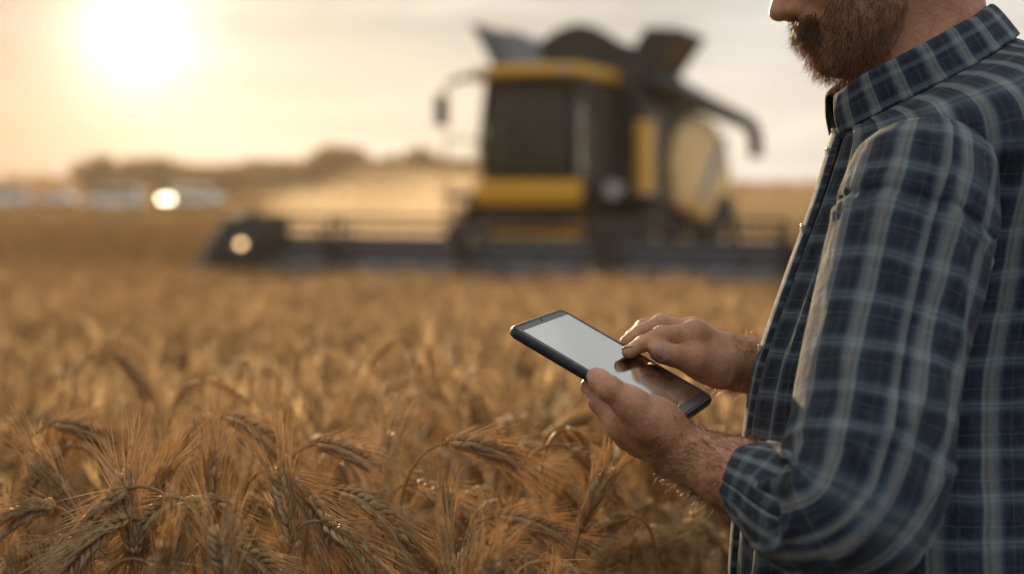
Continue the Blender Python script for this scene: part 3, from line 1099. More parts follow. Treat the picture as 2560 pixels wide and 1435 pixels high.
# individual plants around them
GEN = 'ripe bearded wheat plant standing among the many others at the front of the field'
taken = [P(u, v, dd)[:2] for _, u, v, dd, _, _ in named]
cnt = len(named)
tries = 0
while cnt < 270 and tries < 20000:
    tries += 1
    dd = math.sqrt(rs.uniform(1.16 ** 2, 2.25 ** 2))
    u = rs.uniform(-120, 2300)
    p = P(u, 455, dd)
    x, y = p[0], p[1]
    if person_zone(x, y) or (u > 1480 and dd < 1.95) or (u > 1250 and dd < 1.4):
        continue
    if min((x - t[0]) ** 2 + (y - t[1]) ** 2 for t in taken) < .034 ** 2:
        continue
    taken.append((x, y))
    pr = rs.choice(protos)
    # heights follow the gently uneven crop
    top = float(ground_z(x, y)) + 1.03 + .06 * noise.noise(Vector((x * 2, y * 2, 0))) + rs.gauss(0, .055)
    lim = P(u, 1085 if dd < 1.55 else 1010 if dd < 1.9 else 930, dd)[2]
    top = min(top, lim - rs.uniform(0, .05))
    rz = rs.choice((0.0, 0.0, math.pi)) + rs.gauss(0, .8)
    place_wheat(pr, x, y, rz, 1.0, GEN, .03, top=top)
    cnt += 1

# the rest of the crop: one mass of standing wheat
VV, FF, SS = [], [], []
voff = 0


def tri_arrays(mbs):
    vs, fs = [], []
    for mb in mbs:
        b = len(vs)
        vs += mb.v
        for f in mb.f:
            for k in range(1, len(f) - 1):
                fs.append((f[0] + b, f[k] + b, f[k + 1] + b))
    return np.array(vs, np.float32), np.array(fs, np.int32)


def scatter(lod, plist, sc_extra=1.0):
    global voff
    tm = []
    for i, dr in enumerate([.12, .35, 2.3, 2.7, .6, 2.85, .2, 2.5]):
        pr = proto(300 + i, dr, lod, neck=.07 + .012 * (i % 5), ear=.082, awn=.055 if lod else .06)
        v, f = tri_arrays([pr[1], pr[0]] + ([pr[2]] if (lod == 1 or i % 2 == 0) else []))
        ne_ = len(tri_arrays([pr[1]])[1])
        tm.append((v, f, pr[5], ne_))
    for i in range(len(tm)):
        pl = plist[i::len(tm)]
        if not len(pl):
            continue
        v, f, top, ne_ = tm[i]
        h = pl[:, 3] / top
        c, s = np.cos(pl[:, 2]), np.sin(pl[:, 2])
        wid = pl[:, 4] * sc_extra
        x = (v[None, :, 0] * c[:, None] - v[None, :, 1] * s[:, None]) * wid[:, None] + pl[:, 0:1]
        y = (v[None, :, 0] * s[:, None] + v[None, :, 1] * c[:, None]) * wid[:, None] + pl[:, 1:2]
        z = v[None, :, 2] * h[:, None] + ground_z(pl[:, 0], pl[:, 1])[:, None]
        V = np.stack([x, y, z], -1).reshape(-1, 3)
        F = (f[None] + (np.arange(len(pl)) * len(v))[:, None, None]).reshape(-1, 3) + voff
        VV.append(V)
        FF.append(F)
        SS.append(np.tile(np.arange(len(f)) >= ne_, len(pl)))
        voff += len(V)


def points(n, d0, d1, wide=.40, off=0.0):
    dd = np.sqrt(rng.uniform(d0 ** 2, d1 ** 2, n))
    x = dd * rng.uniform(-wide, wide, n)
    y = dd
    hh = 1.04 + .07 * np.sin(x * 2.3 + 1.3 * np.sin(y * 1.7)) * np.sin(y * 1.9) + rng.normal(0, .05, n)
    rz = np.where(rng.uniform(size=n) < .66, 0, math.pi) + rng.normal(0, .8, n)
    pts = np.stack([x, y, rz, hh, np.ones(n)], 1)
    keep = (((x - .43) / .36) ** 2 + ((y - 1.42) / .36) ** 2) > 1
    return pts[keep]


def cut_line(x):
    """where the header's knife has got to"""
    return 21.15 - .404 * (x + .5)


a = points(130, 1.5, 2.3)
scatter(1, a)
a = points(8600, 2.25, 8.0, wide=.53)
scatter(1, a)
b = points(36000, 8.0, 25.0, wide=.60)
b = b[b[:, 1] < cut_line(b[:, 0]) - .15]
b[:, 4] = 1.25
scatter(0, b)
# uncut crop beyond the left end of the header
c = points(9000, 19.0, 60.0, wide=.44)
c = c[(c[:, 0] < -5.6 - .10 * (c[:, 1] - 22)) & (c[:, 1] > 19)]
c[:, 4] = 2.0
scatter(0, c)
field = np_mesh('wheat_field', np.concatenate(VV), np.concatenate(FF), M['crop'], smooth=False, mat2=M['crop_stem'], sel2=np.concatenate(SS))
tag(field, 'ripe golden bearded wheat crop standing across the field up to the combine', kind='stuff')
del VV, FF

# ------------------------------------------------------------------ signed-distance modelling for the body
def seg_sd(p, a, b, ra, rb):
    a, b = np.asarray(a, float), np.asarray(b, float)
    ba = b - a
    t = np.clip(((p - a) @ ba) / (ba @ ba), 0, 1)
    q = p - a - t[:, None] * ba
    return np.sqrt((q * q).sum(1)) - (ra + t * (rb - ra))


def ell_sd(p, c, ax, r):
    q = (p - np.asarray(c)) @ np.stack([np.asarray(k, float) for k in ax], 1) if ax is not None else p - np.asarray(c)
    r = np.asarray(r, float)
    k0 = np.sqrt(((q / r) ** 2).sum(1))
    k1 = np.sqrt(((q / r ** 2) ** 2).sum(1)) + 1e-9
    return k0 * (k0 - 1) / k1


def smin(a, b, k):
    h = np.clip(.5 + .5 * (b - a) / k, 0, 1)
    return b * (1 - h) + a * h - k * h * (1 - h)


def chain(p, pts, k=.004):
    """pts: list of (xyz, radius)"""
    d_ = None
    for (a, ra), (b, rb) in zip(pts[:-1], pts[1:]):
        s = seg_sd(p, a, b, ra, rb)
        d_ = s if d_ is None else smin(d_, s, k)
    return d_


def surface_nets(fn, lo, hi, h, blk=8):
    lo, hi = np.asarray(lo, float), np.asarray(hi, float)
    nb = np.ceil((hi - lo) / (h * blk)).astype(int)
    n = nb * blk
    bc = np.stack(np.meshgrid(*[np.arange(k) for k in nb], indexing='ij'), -1).reshape(-1, 3)
    cd = fn(lo + (bc + .5) * blk * h)
    act = bc[np.abs(cd) < blk * h * 1.25]
    val = np.full(tuple(n + 1), 1.0)
    inside = bc[cd <= -blk * h * 1.25]
    g = np.stack(np.meshgrid(*[np.arange(blk + 1)] * 3, indexing='ij'), -1).reshape(-1, 3)
    for b in inside:
        x, y, z = b * blk
        val[x:x + blk + 1, y:y + blk + 1, z:z + blk + 1] = -1
    for i in range(0, len(act), 400):
        ch = act[i:i + 400]
        idx = (ch[:, None, :] * blk + g[None]).reshape(-1, 3)
        val[idx[:, 0], idx[:, 1], idx[:, 2]] = fn(lo + idx * h)
    ins = val < 0
    # cells with a sign change
    c = np.zeros(tuple(n), int)
    for dx in (0, 1):
        for dy in (0, 1):
            for dz in (0, 1):
                c += ins[dx:n[0] + dx, dy:n[1] + dy, dz:n[2] + dz]
    cells = np.argwhere((c > 0) & (c < 8))
    vid = np.full(tuple(n), -1, np.int32)
    vid[cells[:, 0], cells[:, 1], cells[:, 2]] = np.arange(len(cells))
    acc = np.zeros((len(cells), 3))
    cnt_ = np.zeros(len(cells))
    cor = np.array([(x, y, z) for x in (0, 1) for y in (0, 1) for z in (0, 1)])
    for i in range(8):
        for j in range(i + 1, 8):
            if np.abs(cor[i] - cor[j]).sum() != 1:
                continue
            a = cells + cor[i]
            b = cells + cor[j]
            va, vb = val[a[:, 0], a[:, 1], a[:, 2]], val[b[:, 0], b[:, 1], b[:, 2]]
            m = (va < 0) != (vb < 0)
            t = np.where(m, va / np.where(m, va - vb, 1), 0)
            acc += np.where(m[:, None], cor[i] + t[:, None] * (cor[j] - cor[i]), 0)
            cnt_ += m
    V = lo + (cells + acc / cnt_[:, None]) * h
    F = []
    for ax in range(3):
        sl0 = [slice(None)] * 3
        sl1 = [slice(None)] * 3
        sl0[ax], sl1[ax] = slice(0, -1), slice(1, None)
        e = np.argwhere(ins[tuple(sl0)] != ins[tuple(sl1)])
        o1, o2 = [(1, 2), (2, 0), (0, 1)][ax]
        e = e[(e[:, o1] > 0) & (e[:, o2] > 0) & (e[:, o1] < n[o1]) & (e[:, o2] < n[o2])]
        q = []
        for s1, s2 in ((-1, -1), (0, -1), (0, 0), (-1, 0)):
            k = e.copy()
            k[:, o1] += s1
            k[:, o2] += s2
            q.append(vid[k[:, 0], k[:, 1], k[:, 2]])
        q = np.stack(q, 1)
        flip = ~ins[e[:, 0], e[:, 1], e[:, 2]]
        q[flip] = q[flip][:, ::-1]
        F.append(q[(q >= 0).all(1)])
    return V, np.concatenate(F)


# ------------------------------------------------------------------ tablet
T_X, T_Y, T_N = C2W((.826, .479, -.298)), C2W((-.395, .113, -.912)), C2W((.403, -.870, -.282))
T_X /= np.linalg.norm(T_X)
T_N -= T_X * (T_N @ T_X); T_N /= np.linalg.norm(T_N)
T_Y = np.cross(T_N, T_X)
T_L, T_W, T_T = .184, .136, .0085
T_C = np.array((0, 0, CAM_Z)) + C2W((.0967, .0746, 1.3742)) + T_Y * .007      # centre of the glass
CAM = np.array((0, 0, CAM_Z))


def TP(u, v, off):
    """point over the tablet's glass seen at photo pixel (u, v), lifted off the glass by off"""
    dr = P(u, v, 1.0) - CAM
    t = ((T_C + T_N * off - CAM) @ T_N) / (dr @ T_N)
    return CAM + dr * t


def rrect(L, Wd, r, n=8):
    out = []
    for cx_, cy_, a0 in ((L / 2 - r, Wd / 2 - r, 0), (-L / 2 + r, Wd / 2 - r, 90), (-L / 2 + r, -Wd / 2 + r, 180), (L / 2 - r, -Wd / 2 + r, 270)):
        for k in range(n + 1):
            a = R(a0 + 90 * k / n)
            out.append((cx_ + r * math.cos(a), cy_ + r * math.sin(a)))
    return out


TM = Matrix((list(T_X) + [0], list(T_Y) + [0], list(T_N) + [0], [0, 0, 0, 1]))
TM = Matrix([[T_X[i], T_Y[i], T_N[i], T_C[i]] for i in range(3)] + [[0, 0, 0, 1]])
tab = empty('tablet', (0, 0, 0))
tab.matrix_world = TM
tag(tab, 'dark tablet computer held flat in the man\'s hand, its glass reflecting pale sky', 'tablet')
M['tab_case'] = material('tablet_rubber_case', (0.012, 0.014, 0.02), 0.42, build=lambda t, b: (
    t.put(b.inputs['Roughness'], t.rng(t.noise(t.new('ShaderNodeTexCoord').outputs['Object'], 90, 4, .6), .35, .65, .34, .55)),))
M['tab_bezel'] = material('tablet_bezel', (0.02, 0.022, 0.028), 0.22)


def screen_bld(t, b):
    pos = t.new('ShaderNodeTexCoord').outputs['Object']
    n = t.noise(pos, 28, 4, .6)
    t.put(b.inputs['Roughness'], t.rng(n, .4, .7, .045, .12))


M['screen'] = material('tablet_glass_mirror_like', (0.70, 0.735, 0.75), 0.06, 1.0, build=screen_bld)
prof = [(0.0, -T_T), (.0015, -T_T), (-.0022, -T_T), (-.0004, -T_T + .0022), (0, -T_T + .004), (0, -.0028), (-.0008, -.0006), (-.0026, .0009), (-.0042, .0010), (-.0050, .0004)]
prof = [(-.006, -T_T), (-.0022, -T_T), (-.0006, -T_T + .0010), (0, -T_T + .0030), (0, -.0028), (-.0006, -.0006), (-.0022, .0009), (-.0040, .0009), (-.0048, .0001)]
rings = []
for off, z in prof:
    rings.append([(x, y, z) for x, y in rrect(T_L + 2 * off, T_W + 2 * off, .012 + off)])
MB().loft(rings).build('case', M['tab_case'], tab, smooth=True).modifiers.new('es', 'EDGE_SPLIT').split_angle = R(40)
m = MB().loft([[(x, y, z) for x, y in rrect(T_L - .0098, T_W - .0098, .007)] for z in (.0, .0005)])
m.build('bezel', M['tab_bezel'], tab)
m = MB().loft([[(x - .001, y, z) for x, y in rrect(T_L - .026, T_W - .018, .002)] for z in (.0004, .0008)])
m.build('screen', M['screen'], tab)
MB().cyl((-.0855, 0, .0004), (-.0855, 0, .0009), .0016, n=14).build('camera_lens', M['black'], tab)
MB().box((-.03, -T_W / 2 - .0003, -.004), (.02, .0016, .0022)).box((.004, -T_W / 2 - .0003, -.004), (.011, .0016, .0022)).build('side_button', M['tab_case'], tab, bevel=.0005)

# ------------------------------------------------------------------ the man
D0 = 1.42
PX = FPX / D0
gzp = float(ground_z(.42, 1.42))
pc = P(2310, 455, D0)
man = empty('person', (pc[0], pc[1], gzp))
tag(man, 'bearded man in a blue plaid shirt with rolled sleeves, tapping on a tablet', 'person')


def kid(o, parent=man):
    """parent a mesh given in world coordinates"""
    o.parent = parent
    mw = Matrix.Identity(4)
    q = parent
    loc = Vector((0, 0, 0))
    while q is not None:
        loc += q.location
        q = q.parent
    o.location = -loc
    return o


# head frame (bowed 17 degrees), origin at the centre of the skull
bow = R(17)
hF = C2W((-math.cos(bow), math.sin(bow), 0))
hU = C2W((-math.sin(bow), -math.cos(bow), 0))
hS = C2W((0, 0, -1))
HO = P(2188, -166, D0)


def HP(f, s, u):
    return HO + hF * f + hS * s + hU * u


hax = (hF, hS, hU)
neckA, neckB = P(2300, -60, D0), P(2318, 210, D0)


def head_sd(p):
    q = np.stack([p - HO], 0)[0]
    q = np.stack([q @ hF, np.abs(q @ hS), q @ hU], 1)      # mirrored left and right
    d_ = ell_sd(q, (-.004, 0, .012), None, (.100, .077, .092))
    d_ = smin(d_, ell_sd(q, (.035, 0, -.045), None, (.064, .060, .066)), .03)
    d_ = smin(d_, seg_sd(q, (.072, .0, -.101), (.0, .050, -.066), .020, .020), .03)     # jaw
    d_ = smin(d_, ell_sd(q, (.073, 0, -.103), None, (.021, .022, .019)), .018)          # chin
    d_ = smin(d_, ell_sd(q, (.082, 0, -.071), None, (.022, .028, .020)), .014)          # muzzle
    d_ = smin(d_, seg_sd(q, (.096, 0, .004), (.106, 0, -.036), .0085, .0115), .010)     # nose bridge
    d_ = smin(d_, ell_sd(q, (.1125, 0, -.046), None, (.0125, .0125, .0105)), .007)      # nose tip
    d_ = smin(d_, ell_sd(q, (.1005, .0125, -.0505), None, (.0105, .0075, .0078)), .005)   # wings
    d_ = smin(d_, seg_sd(q, (.094, .0, .018), (.080, .040, .016), .009, .009), .012)    # brow
    d_ = smin(d_, ell_sd(q, (.072, .040, -.028), None, (.020, .022, .020)), .02)        # cheek
    d_ = smin(d_, ell_sd(q, (.099, 0, -.076), None, (.008, .022, .0045)), .004)         # upper lip
    d_ = smin(d_, ell_sd(q, (.097, 0, -.085), None, (.008, .019, .005)), .004)          # lower lip
    d_ = -smin(-d_, ell_sd(q, (.098, .032, -.002), None, (.017, .016, .011)), .008)     # eye hollow
    d_ = smin(d_, ell_sd(q, (.0785, .0315, .0035), None, (.0145, .0155, .0090)), .004)      # lowered upper lid
    d_ = -smin(-d_, ell_sd(q, (.103, .0068, -.0585), None, (.006, .0036, .004)), .003)  # nostril
    d_ = smin(d_, ell_sd(q, (-.010, .078, -.012), None, (.018, .008, .032)), .006)      # ear
    n_ = seg_sd(p, neckA, neckB, .058, .066)
    return smin(d_, n_, .035)


def U3(u, v, dd, r):
    return (P(u, v, dd), r)


# left hand: thumb over the near edge of the tablet, palm and fingers below it
LW = P(1690, 1120, 1.315)
L_IN = [TP(1556, 1060, -.022), TP(1590, 1050, -.026)]


def under(x, y, off):
    return T_C + T_X * x + T_Y * y + T_N * off


# fingers lie along the tablet's back, reaching away from the near edge
def lfinger(mc, x0, x1, y0, y1, r):
    a = np.asarray(mc)
    return [(a, r * 1.18), (under(x0, y0, -T_T - r - .002), r), (under((x0 + x1) / 2, (y0 + y1) / 2, -T_T - r * .95), r * .93), (under(x1, y1, -T_T - r * .85), r * .80)]


ne = -T_W / 2        # near edge (towards the camera) is -T_Y
Lmc = [P(1556, 1062, 1.322), P(1572, 1086, 1.338), P(1596, 1104, 1.354), P(1626, 1118, 1.366)]
Lf = [[(Lmc[0], .0135), (P(1502, 1006, 1.338), .0112), (P(1478, 968, 1.362), .0098), (under(-.022, .030, -T_T - .009), .0085)],
      [(Lmc[1], .0130), (under(.006, -.030, -T_T - .014), .0105), (under(-.010, .006, -T_T - .011), .0098), (under(-.018, .034, -T_T - .009), .0085)],
      [(Lmc[2], .0125), (under(.024, -.026, -T_T - .013), .0100), (under(.010, .006, -T_T - .011), .0093), (under(.002, .032, -T_T - .009), .0082)],
      [(Lmc[3], .0115), (under(.042, -.024, -T_T - .012), .0088), (under(.034, .000, -T_T - .010), .0080), (under(.028, .020, -T_T - .008), .0070)]]
Lth = [(P(1662, 1078, 1.296), .0205), (TP(1577, 1010, .0035), .0155), (TP(1524, 972, .0098), .0112), (TP(1494, 947, .0088), .0086)]
Larm = [(P(2130, 1280, 1.165), .030), (P(1985, 1248, 1.208), .030), (P(1840, 1190, 1.262), .0288), (P(1745, 1150, 1.300), .0222), (P(1705, 1126, 1.312), .0215)]
Larm2 = [(P(1840, 1190, 1.280), .026), (P(1745, 1153, 1.322), .0200), (P(1700, 1126, 1.334), .0200)]


def tab_box(p):
    q = p - T_C
    q = np.stack([np.abs(q @ T_X) - T_L / 2, np.abs(q @ T_Y) - T_W / 2, np.abs(q @ T_N + T_T / 2) - T_T / 2 - .0009], 1)
    return np.maximum(q, 0).__pow__(2).sum(1) ** .5 + np.minimum(q.max(1), 0)


def knuckle(p, d_, pts, r):
    for c in pts:
        d_ = smin(d_, ell_sd(p, c, None, (r, r, r)), .006)
    return d_


def lhand_sd(p):
    d_ = smin(chain(p, Larm, .02), chain(p, Larm2, .01), .02)
    pal = seg_sd(p, P(1692, 1124, 1.312), Lmc[0], .0205, .0150)
    pal = smin(pal, seg_sd(p, P(1695, 1126, 1.326), Lmc[1], .0195, .0150), .010)
    pal = smin(pal, seg_sd(p, P(1700, 1128, 1.338), Lmc[2], .0190, .0145), .010)
    pal = smin(pal, seg_sd(p, P(1704, 1128, 1.348), Lmc[3], .0185, .0135), .010)
    d_ = smin(d_, pal, .014)
    tm_ = smin(seg_sd(p, Lth[0][0], Lth[1][0], .0205, .0150), ell_sd(p, P(1622, 1046, 1.300), None, (.030, .022, .021)), .012)
    d_ = smin(d_, tm_, .014)
    th = chain(p, Lth[1:], .003)
    th = smin(th, ell_sd(p, Lth[2][0], None, (.0118,) * 3), .003)
    th = smin(th, ell_sd(p, Lth[3][0] + (Lth[2][0] - Lth[3][0]) * .22, None, (.0098,) * 3), .006)
    d_ = smin(d_, th, .007)
    # web between thumb and index
    d_ = smin(d_, seg_sd(p, P(1585, 1036, 1.308), Lmc[0], .012, .012), .010)
    fs = None
    for ch in Lf:
        c = chain(p, ch, .003)
        fs = c if fs is None else np.minimum(fs, c)
    d_ = smin(d_, fs, .006)
    return np.maximum(d_, -tab_box(p))


# right hand: comes from behind the body, index finger on the glass
Rarm = [(P(2170, 1000, 1.60), .032), (P(2000, 940, 1.555), .032), (P(1915, 918, 1.520), .0265), (P(1850, 909, 1.500), .0222), (P(1818, 903, 1.492), .0225)]
Rarm2 = [(P(1915, 920, 1.540), .024), (P(1850, 911, 1.520), .0205), (P(1818, 905, 1.512), .0205)]
Rmc = [P(1738, 838, 1.462), P(1736, 832, 1.484), P(1738, 838, 1.505), P(1746, 852, 1.522)]
itip = TP(1571, 881, .0085)
Rf = [[(Rmc[0], .0132), (P(1655, 839, 1.448), .0104), (P(1606, 860, 1.440), .0090), (itip, .0072)],
      [(Rmc[1], .0132), (P(1652, 812, 1.480), .0102), (P(1602, 830, 1.472), .0090), (P(1566, 854, 1.464), .0073)],
      [(Rmc[2], .0125), (P(1655, 806, 1.508), .0098), (P(1608, 818, 1.500), .0086), (P(1578, 840, 1.492), .0070)],
      [(Rmc[3], .0112), (P(1682, 828, 1.530), .0088), (P(1646, 836, 1.524), .0078), (P(1620, 852, 1.516), .0066)]]
Rf = [[(a, r * (.96 if i == 0 else .92)) for i, (a, r) in enumerate(ch)] for ch in Rf]
Rth = [(P(1798, 926, 1.468), .0195), (P(1738, 902, 1.446), .0148), (P(1682, 888, 1.434), .0116), (P(1646, 878, 1.430), .0092)]


def rhand_sd(p):
    d_ = smin(chain(p, Rarm, .02), chain(p, Rarm2, .01), .02)
    pal = seg_sd(p, P(1822, 898, 1.490), Rmc[0], .0205, .0155)
    pal = smin(pal, seg_sd(p, P(1822, 898, 1.500), Rmc[1], .0200, .0155), .010)
    pal = smin(pal, seg_sd(p, P(1822, 904, 1.510), Rmc[2], .0195, .0150), .010)
    pal = smin(pal, seg_sd(p, P(1824, 912, 1.516), Rmc[3], .0185, .0140), .010)
    d_ = smin(d_, pal, .014)
    d_ = smin(d_, smin(seg_sd(p, Rth[0][0], Rth[1][0], .0195, .0150), ell_sd(p, P(1768, 906, 1.462), None, (.026, .019, .018)), .012), .014)
    up_ = np.array((-.05, -.45, .89))
    for i_, c in enumerate(Rmc[:3]):       # tendons across the back of the hand
        d_ = smin(d_, seg_sd(p, c + up_ * .0125, P(1815, 895, 1.492 + .008 * i_) + up_ * .0150, .0034, .0030), .007)
    for c in Rmc[:3]:
        d_ = smin(d_, ell_sd(p, c, None, (.0145,) * 3), .006)
    th = chain(p, Rth[1:], .003)
    th = smin(th, ell_sd(p, Rth[3][0] + (Rth[2][0] - Rth[3][0]) * .3, None, (.0106,) * 3), .006)
    d_ = smin(d_, th, .007)
    fs = None
    for ch in Rf:
        c = chain(p, ch, .003)
        c = smin(c, ell_sd(p, ch[1][0], None, (ch[1][1] * 1.03,) * 3), .004)
        fs = c if fs is None else np.minimum(fs, c)
    d_ = smin(d_, fs, .006)
    return np.maximum(d_, -tab_box(p))


SHL, SHR = P(2330, 470, 1.27), P(2310, 470, 1.57)


def trunk_sd(p):
    d_ = seg_sd(p, P(2330, 420, D0), P(2310, 1500, D0), .07, .09)
    d_ = smin(d_, seg_sd(p, SHL, SHR, .030, .030), .03)
    d_ = smin(d_, seg_sd(p, neckB, P(2325, 420, D0), .05, .06), .03)
    d_ = np.minimum(d_, chain(p, [(SHL, .035), (P(2250, 700, 1.225), .034), (P(2130, 1275, 1.165), .030)], .02))
    d_ = np.minimum(d_, chain(p, [(SHR, .035), (P(2280, 700, 1.62), .034), (P(2170, 1000, 1.60), .030)], .02))
    return d_


def bounds(pts, pad):
    q = np.array(pts)
    return q.min(0) - pad, q.max(0) + pad


def creases(V, fn):
    """skin folds over the finger joints, veins and tendons of the forearm"""
    if fn is lhand_sd:
        js = [(Lth[2][0], Lth[3][0] - Lth[1][0], .0125, 1.0), (Lth[1][0], Lth[2][0] - Lth[0][0], .016, .6), (Lf[0][0][0], Lf[0][1][0] - Lf[0][0][0], .014, .5),
              (Lf[0][1][0], Lf[0][2][0] - Lf[0][0][0], .011, .9), (P(1720, 1132, 1.31), P(1690, 1118, 1.31) - P(1740, 1150, 1.30), .022, .15)]
    elif fn is rhand_sd:
        js = [(c[1][0], c[2][0] - c[0][0], .0115, 1.0) for c in Rf] + [(c[2][0], c[3][0] - c[1][0], .0095, .9) for c in Rf] + \
             [(Rth[2][0], Rth[3][0] - Rth[1][0], .0125, 1.0), (Rth[1][0], Rth[2][0] - Rth[0][0], .016, .6), (P(1840, 905, 1.49), P(1820, 903, 1.49) - P(1860, 909, 1.5), .022, .2)]
    else:
        return V
    e = h = .0006
    g = np.stack([fn(V + np.eye(3)[k] * e) - fn(V - np.eye(3)[k] * e) for k in range(3)], 1)
    g /= np.linalg.norm(g, axis=1)[:, None] + 1e-9
    dsp = np.zeros(len(V))
    for c, ax, r, amp in js:
        ax = ax / np.linalg.norm(ax)
        q = V - c
        t = q @ ax
        rr = np.linalg.norm(q - t[:, None] * ax, axis=1)
        m_ = np.exp(-(t / (.62 * r)) ** 2) * (rr < r * 2.0)
        ii = np.where(m_ > .03)[0]
        ph = np.array([noise.noise(Vector(V[k] * 160)) for k in ii])
        dsp[ii] -= amp * .00048 * m_[ii] * (.5 + .5 * np.cos(2 * math.pi * t[ii] / .0036 + 2.6 * ph))
    ph = np.array([noise.noise(Vector(v * 48)) for v in V])
    dsp += .0003 * (1 - np.minimum(np.abs(ph) * 4.5, 1)) - .0001          # faint veins
    return V + g * dsp[:, None]


VV, FF, off = [], [], 0
for fn, h_, pts, pad in (
        (lhand_sd, .0011, [a for a, r in Larm[1:] + Lth] + [a for ch in Lf for a, r in ch], .035),
        (rhand_sd, .0011, [a for a, r in Rarm[1:] + Rth] + [a for ch in Rf for a, r in ch], .035),
        (head_sd, .0022, [HP(-.11, -.09, .11), HP(.13, .09, -.13), neckB, neckA], .07),
        (trunk_sd, .008, [P(2330, 300, 1.15), P(2150, 1500, 1.1), P(2400, 1500, 1.75), neckB], .13)):
    lo, hi = bounds(pts, pad)
    V, F = surface_nets(fn, lo, hi, h_)
    V = creases(V, fn)
    VV.append(V)
    FF.append(F + off)
    off += len(V)
head_V, head_n = VV[2], len(VV[0]) + len(VV[1])


def skin_bld(t, b):
    pos = t.new('ShaderNodeNewGeometry').outputs['Position']
    n = t.noise(pos, 38, 4, .6)
    n2 = t.noise(pos, 320, 3, .6)
    n3 = t.noise(pos, 12, 2, .5)
    f = t.math('ADD', t.math('MULTIPLY', n, .5), t.math('ADD', t.math('MULTIPLY', n2, .25), t.math('MULTIPLY', n3, .25)))
    col = t.ramp(f, [(.34, (.39, .17, .085)), (.5, (.55, .28, .158)), (.66, (.66, .385, .235))])
    t.put(b.inputs['Base Color'], col)
    t.put(b.inputs['Roughness'], t.rng(n2, .3, .7, .42, .62))
    b.inputs['Subsurface Weight'].default_value = .12
    b.inputs['Subsurface Radius'].default_value = (.010, .004, .002)
    b.inputs['Subsurface Scale'].default_value = .6
    vor = t.new('ShaderNodeTexVoronoi')
    vor.inputs['Scale'].default_value = 620
    t.l.new(pos, vor.inputs['Vector'])
    hgt = t.math('ADD', t.math('MULTIPLY', n2, .8), t.math('ADD', t.math('MULTIPLY', vor.outputs['Distance'], .35), t.math('MULTIPLY', t.noise(pos, 110, 4, .6), 1.1)))
    bmp = t.new('ShaderNodeBump')
    bmp.inputs['Strength'].default_value = .42
    bmp.inputs['Distance'].default_value = .0014
    t.put(bmp.inputs['Height'], hgt)
    t.l.new(bmp.outputs[0], b.inputs['Normal'])


M['skin'] = material('skin', (.5, .28, .19), .5, build=skin_bld)
body = kid(np_mesh('body', np.concatenate(VV), np.concatenate(FF), M['skin']))
del VV, FF


def nail(base, tip, toward, r, name='thumbnail'):
    """a nail plate on the far third of a finger, facing 'toward'"""
    base, tip = np.asarray(base), np.asarray(tip)
    ax = tip - base
    ax /= np.linalg.norm(ax)
    up = toward - ax * (toward @ ax)
    up /= np.linalg.norm(up)
    sd_ = np.cross(ax, up)
    rings = []
    for f in np.linspace(-1.05, .66, 10):
        wd = .80 * math.sqrt(max(1 - max(f + .1, 0) ** 2 / .62, .02)) * (1 - .12 * max(-f, 0) ** 2)
        rings.append([tip + ax * (r * f * .95) + (sd_ * math.sin(a * wd) + up * (math.cos(a * wd) - .0)) * r * (1.035 - .22 * max(f + .1, 0) ** 2) for a in np.linspace(-1.15, 1.15, 9)])
    o = MB().loft(rings, caps=False, closed=False).build(name, M['nail'], None, smooth=True)
    md = o.modifiers.new('thick', 'SOLIDIFY')
    md.thickness = .0006
    return kid(o)


M['nail'] = material('fingernail', (.50, .29, .215), .28)
nail(Lth[2][0], Lth[3][0], CAM - Lth[3][0] + T_N * .28 + np.array((-.25, 0, 0)), .0102)
nail(Rth[2][0], Rth[3][0], CAM - Rth[3][0] + np.array((0, 0, .5)), .0110)
nail(Rf[0][2][0], Rf[0][3][0], np.array((-.5, -.3, 1.0)), .0071, 'fingernail')

# eyes, brows, hair on the part of the head above the picture
M['iris'] = material('iris', (.035, .025, .018), .15)
M['eye'] = material('eye_white', (.7, .68, .65), .2)
for s in (-1, 1):
    e = MB()
    c = HP(.0765, s * .0315, -.0045)
    e.loft([[c + (hF * math.cos(a) + hU * math.sin(a) * math.cos(b_) + hS * math.sin(a) * math.sin(b_)) * .0118 for b_ in np.linspace(0, 2 * math.pi, 14, endpoint=False)] for a in np.linspace(.02, 3.1, 10)], caps=True)
    eo = kid(e.build('eye', M['eye'], None, smooth=True))
    g = hF * .80 - hU * .60                                   # looking down at the tablet
    ir = MB().tube([c + g * .0105, c + g * .0121], [.0052, .0046], 18)
    kid(ir.build('iris', M['iris'], None, smooth=True))


def hair_bld(t, b):
    pos = t.new('ShaderNodeNewGeometry').outputs['Position']
    t.put(b.inputs['Base Color'], t.ramp(t.noise(pos, 260, 3, .6), [(.35, (.045, .026, .015)), (.65, (.10, .06, .034))]))


def hair_mat(name, stops, trans=.55):
    m = bpy.data.materials.new(name)
    m.use_nodes = True
    t = NT(m.node_tree)
    b = t.n['Principled BSDF']
    pos = t.new('ShaderNodeNewGeometry').outputs['Position']
    col = t.ramp(t.math('ADD', t.math('MULTIPLY', t.noise(pos, 90, 2, .5), .45), t.math('MULTIPLY', t.new('ShaderNodeNewGeometry').outputs['Random Per Island'], .55)), stops)
    t.put(b.inputs['Base Color'], col)
    b.inputs['Roughness'].default_value = .35
    tr = t.new('ShaderNodeBsdfTranslucent')
    t.put(tr.inputs[0], t.mix(.5, col, (.64, .36, .17)))
    mx = t.new('ShaderNodeMixShader')
    mx.inputs[0].default_value = trans
    t.l.new(b.outputs[0], mx.inputs[1])
    t.l.new(tr.outputs[0], mx.inputs[2])
    t.l.new(mx.outputs[0], t.n['Material Output'].inputs[0])
    return m


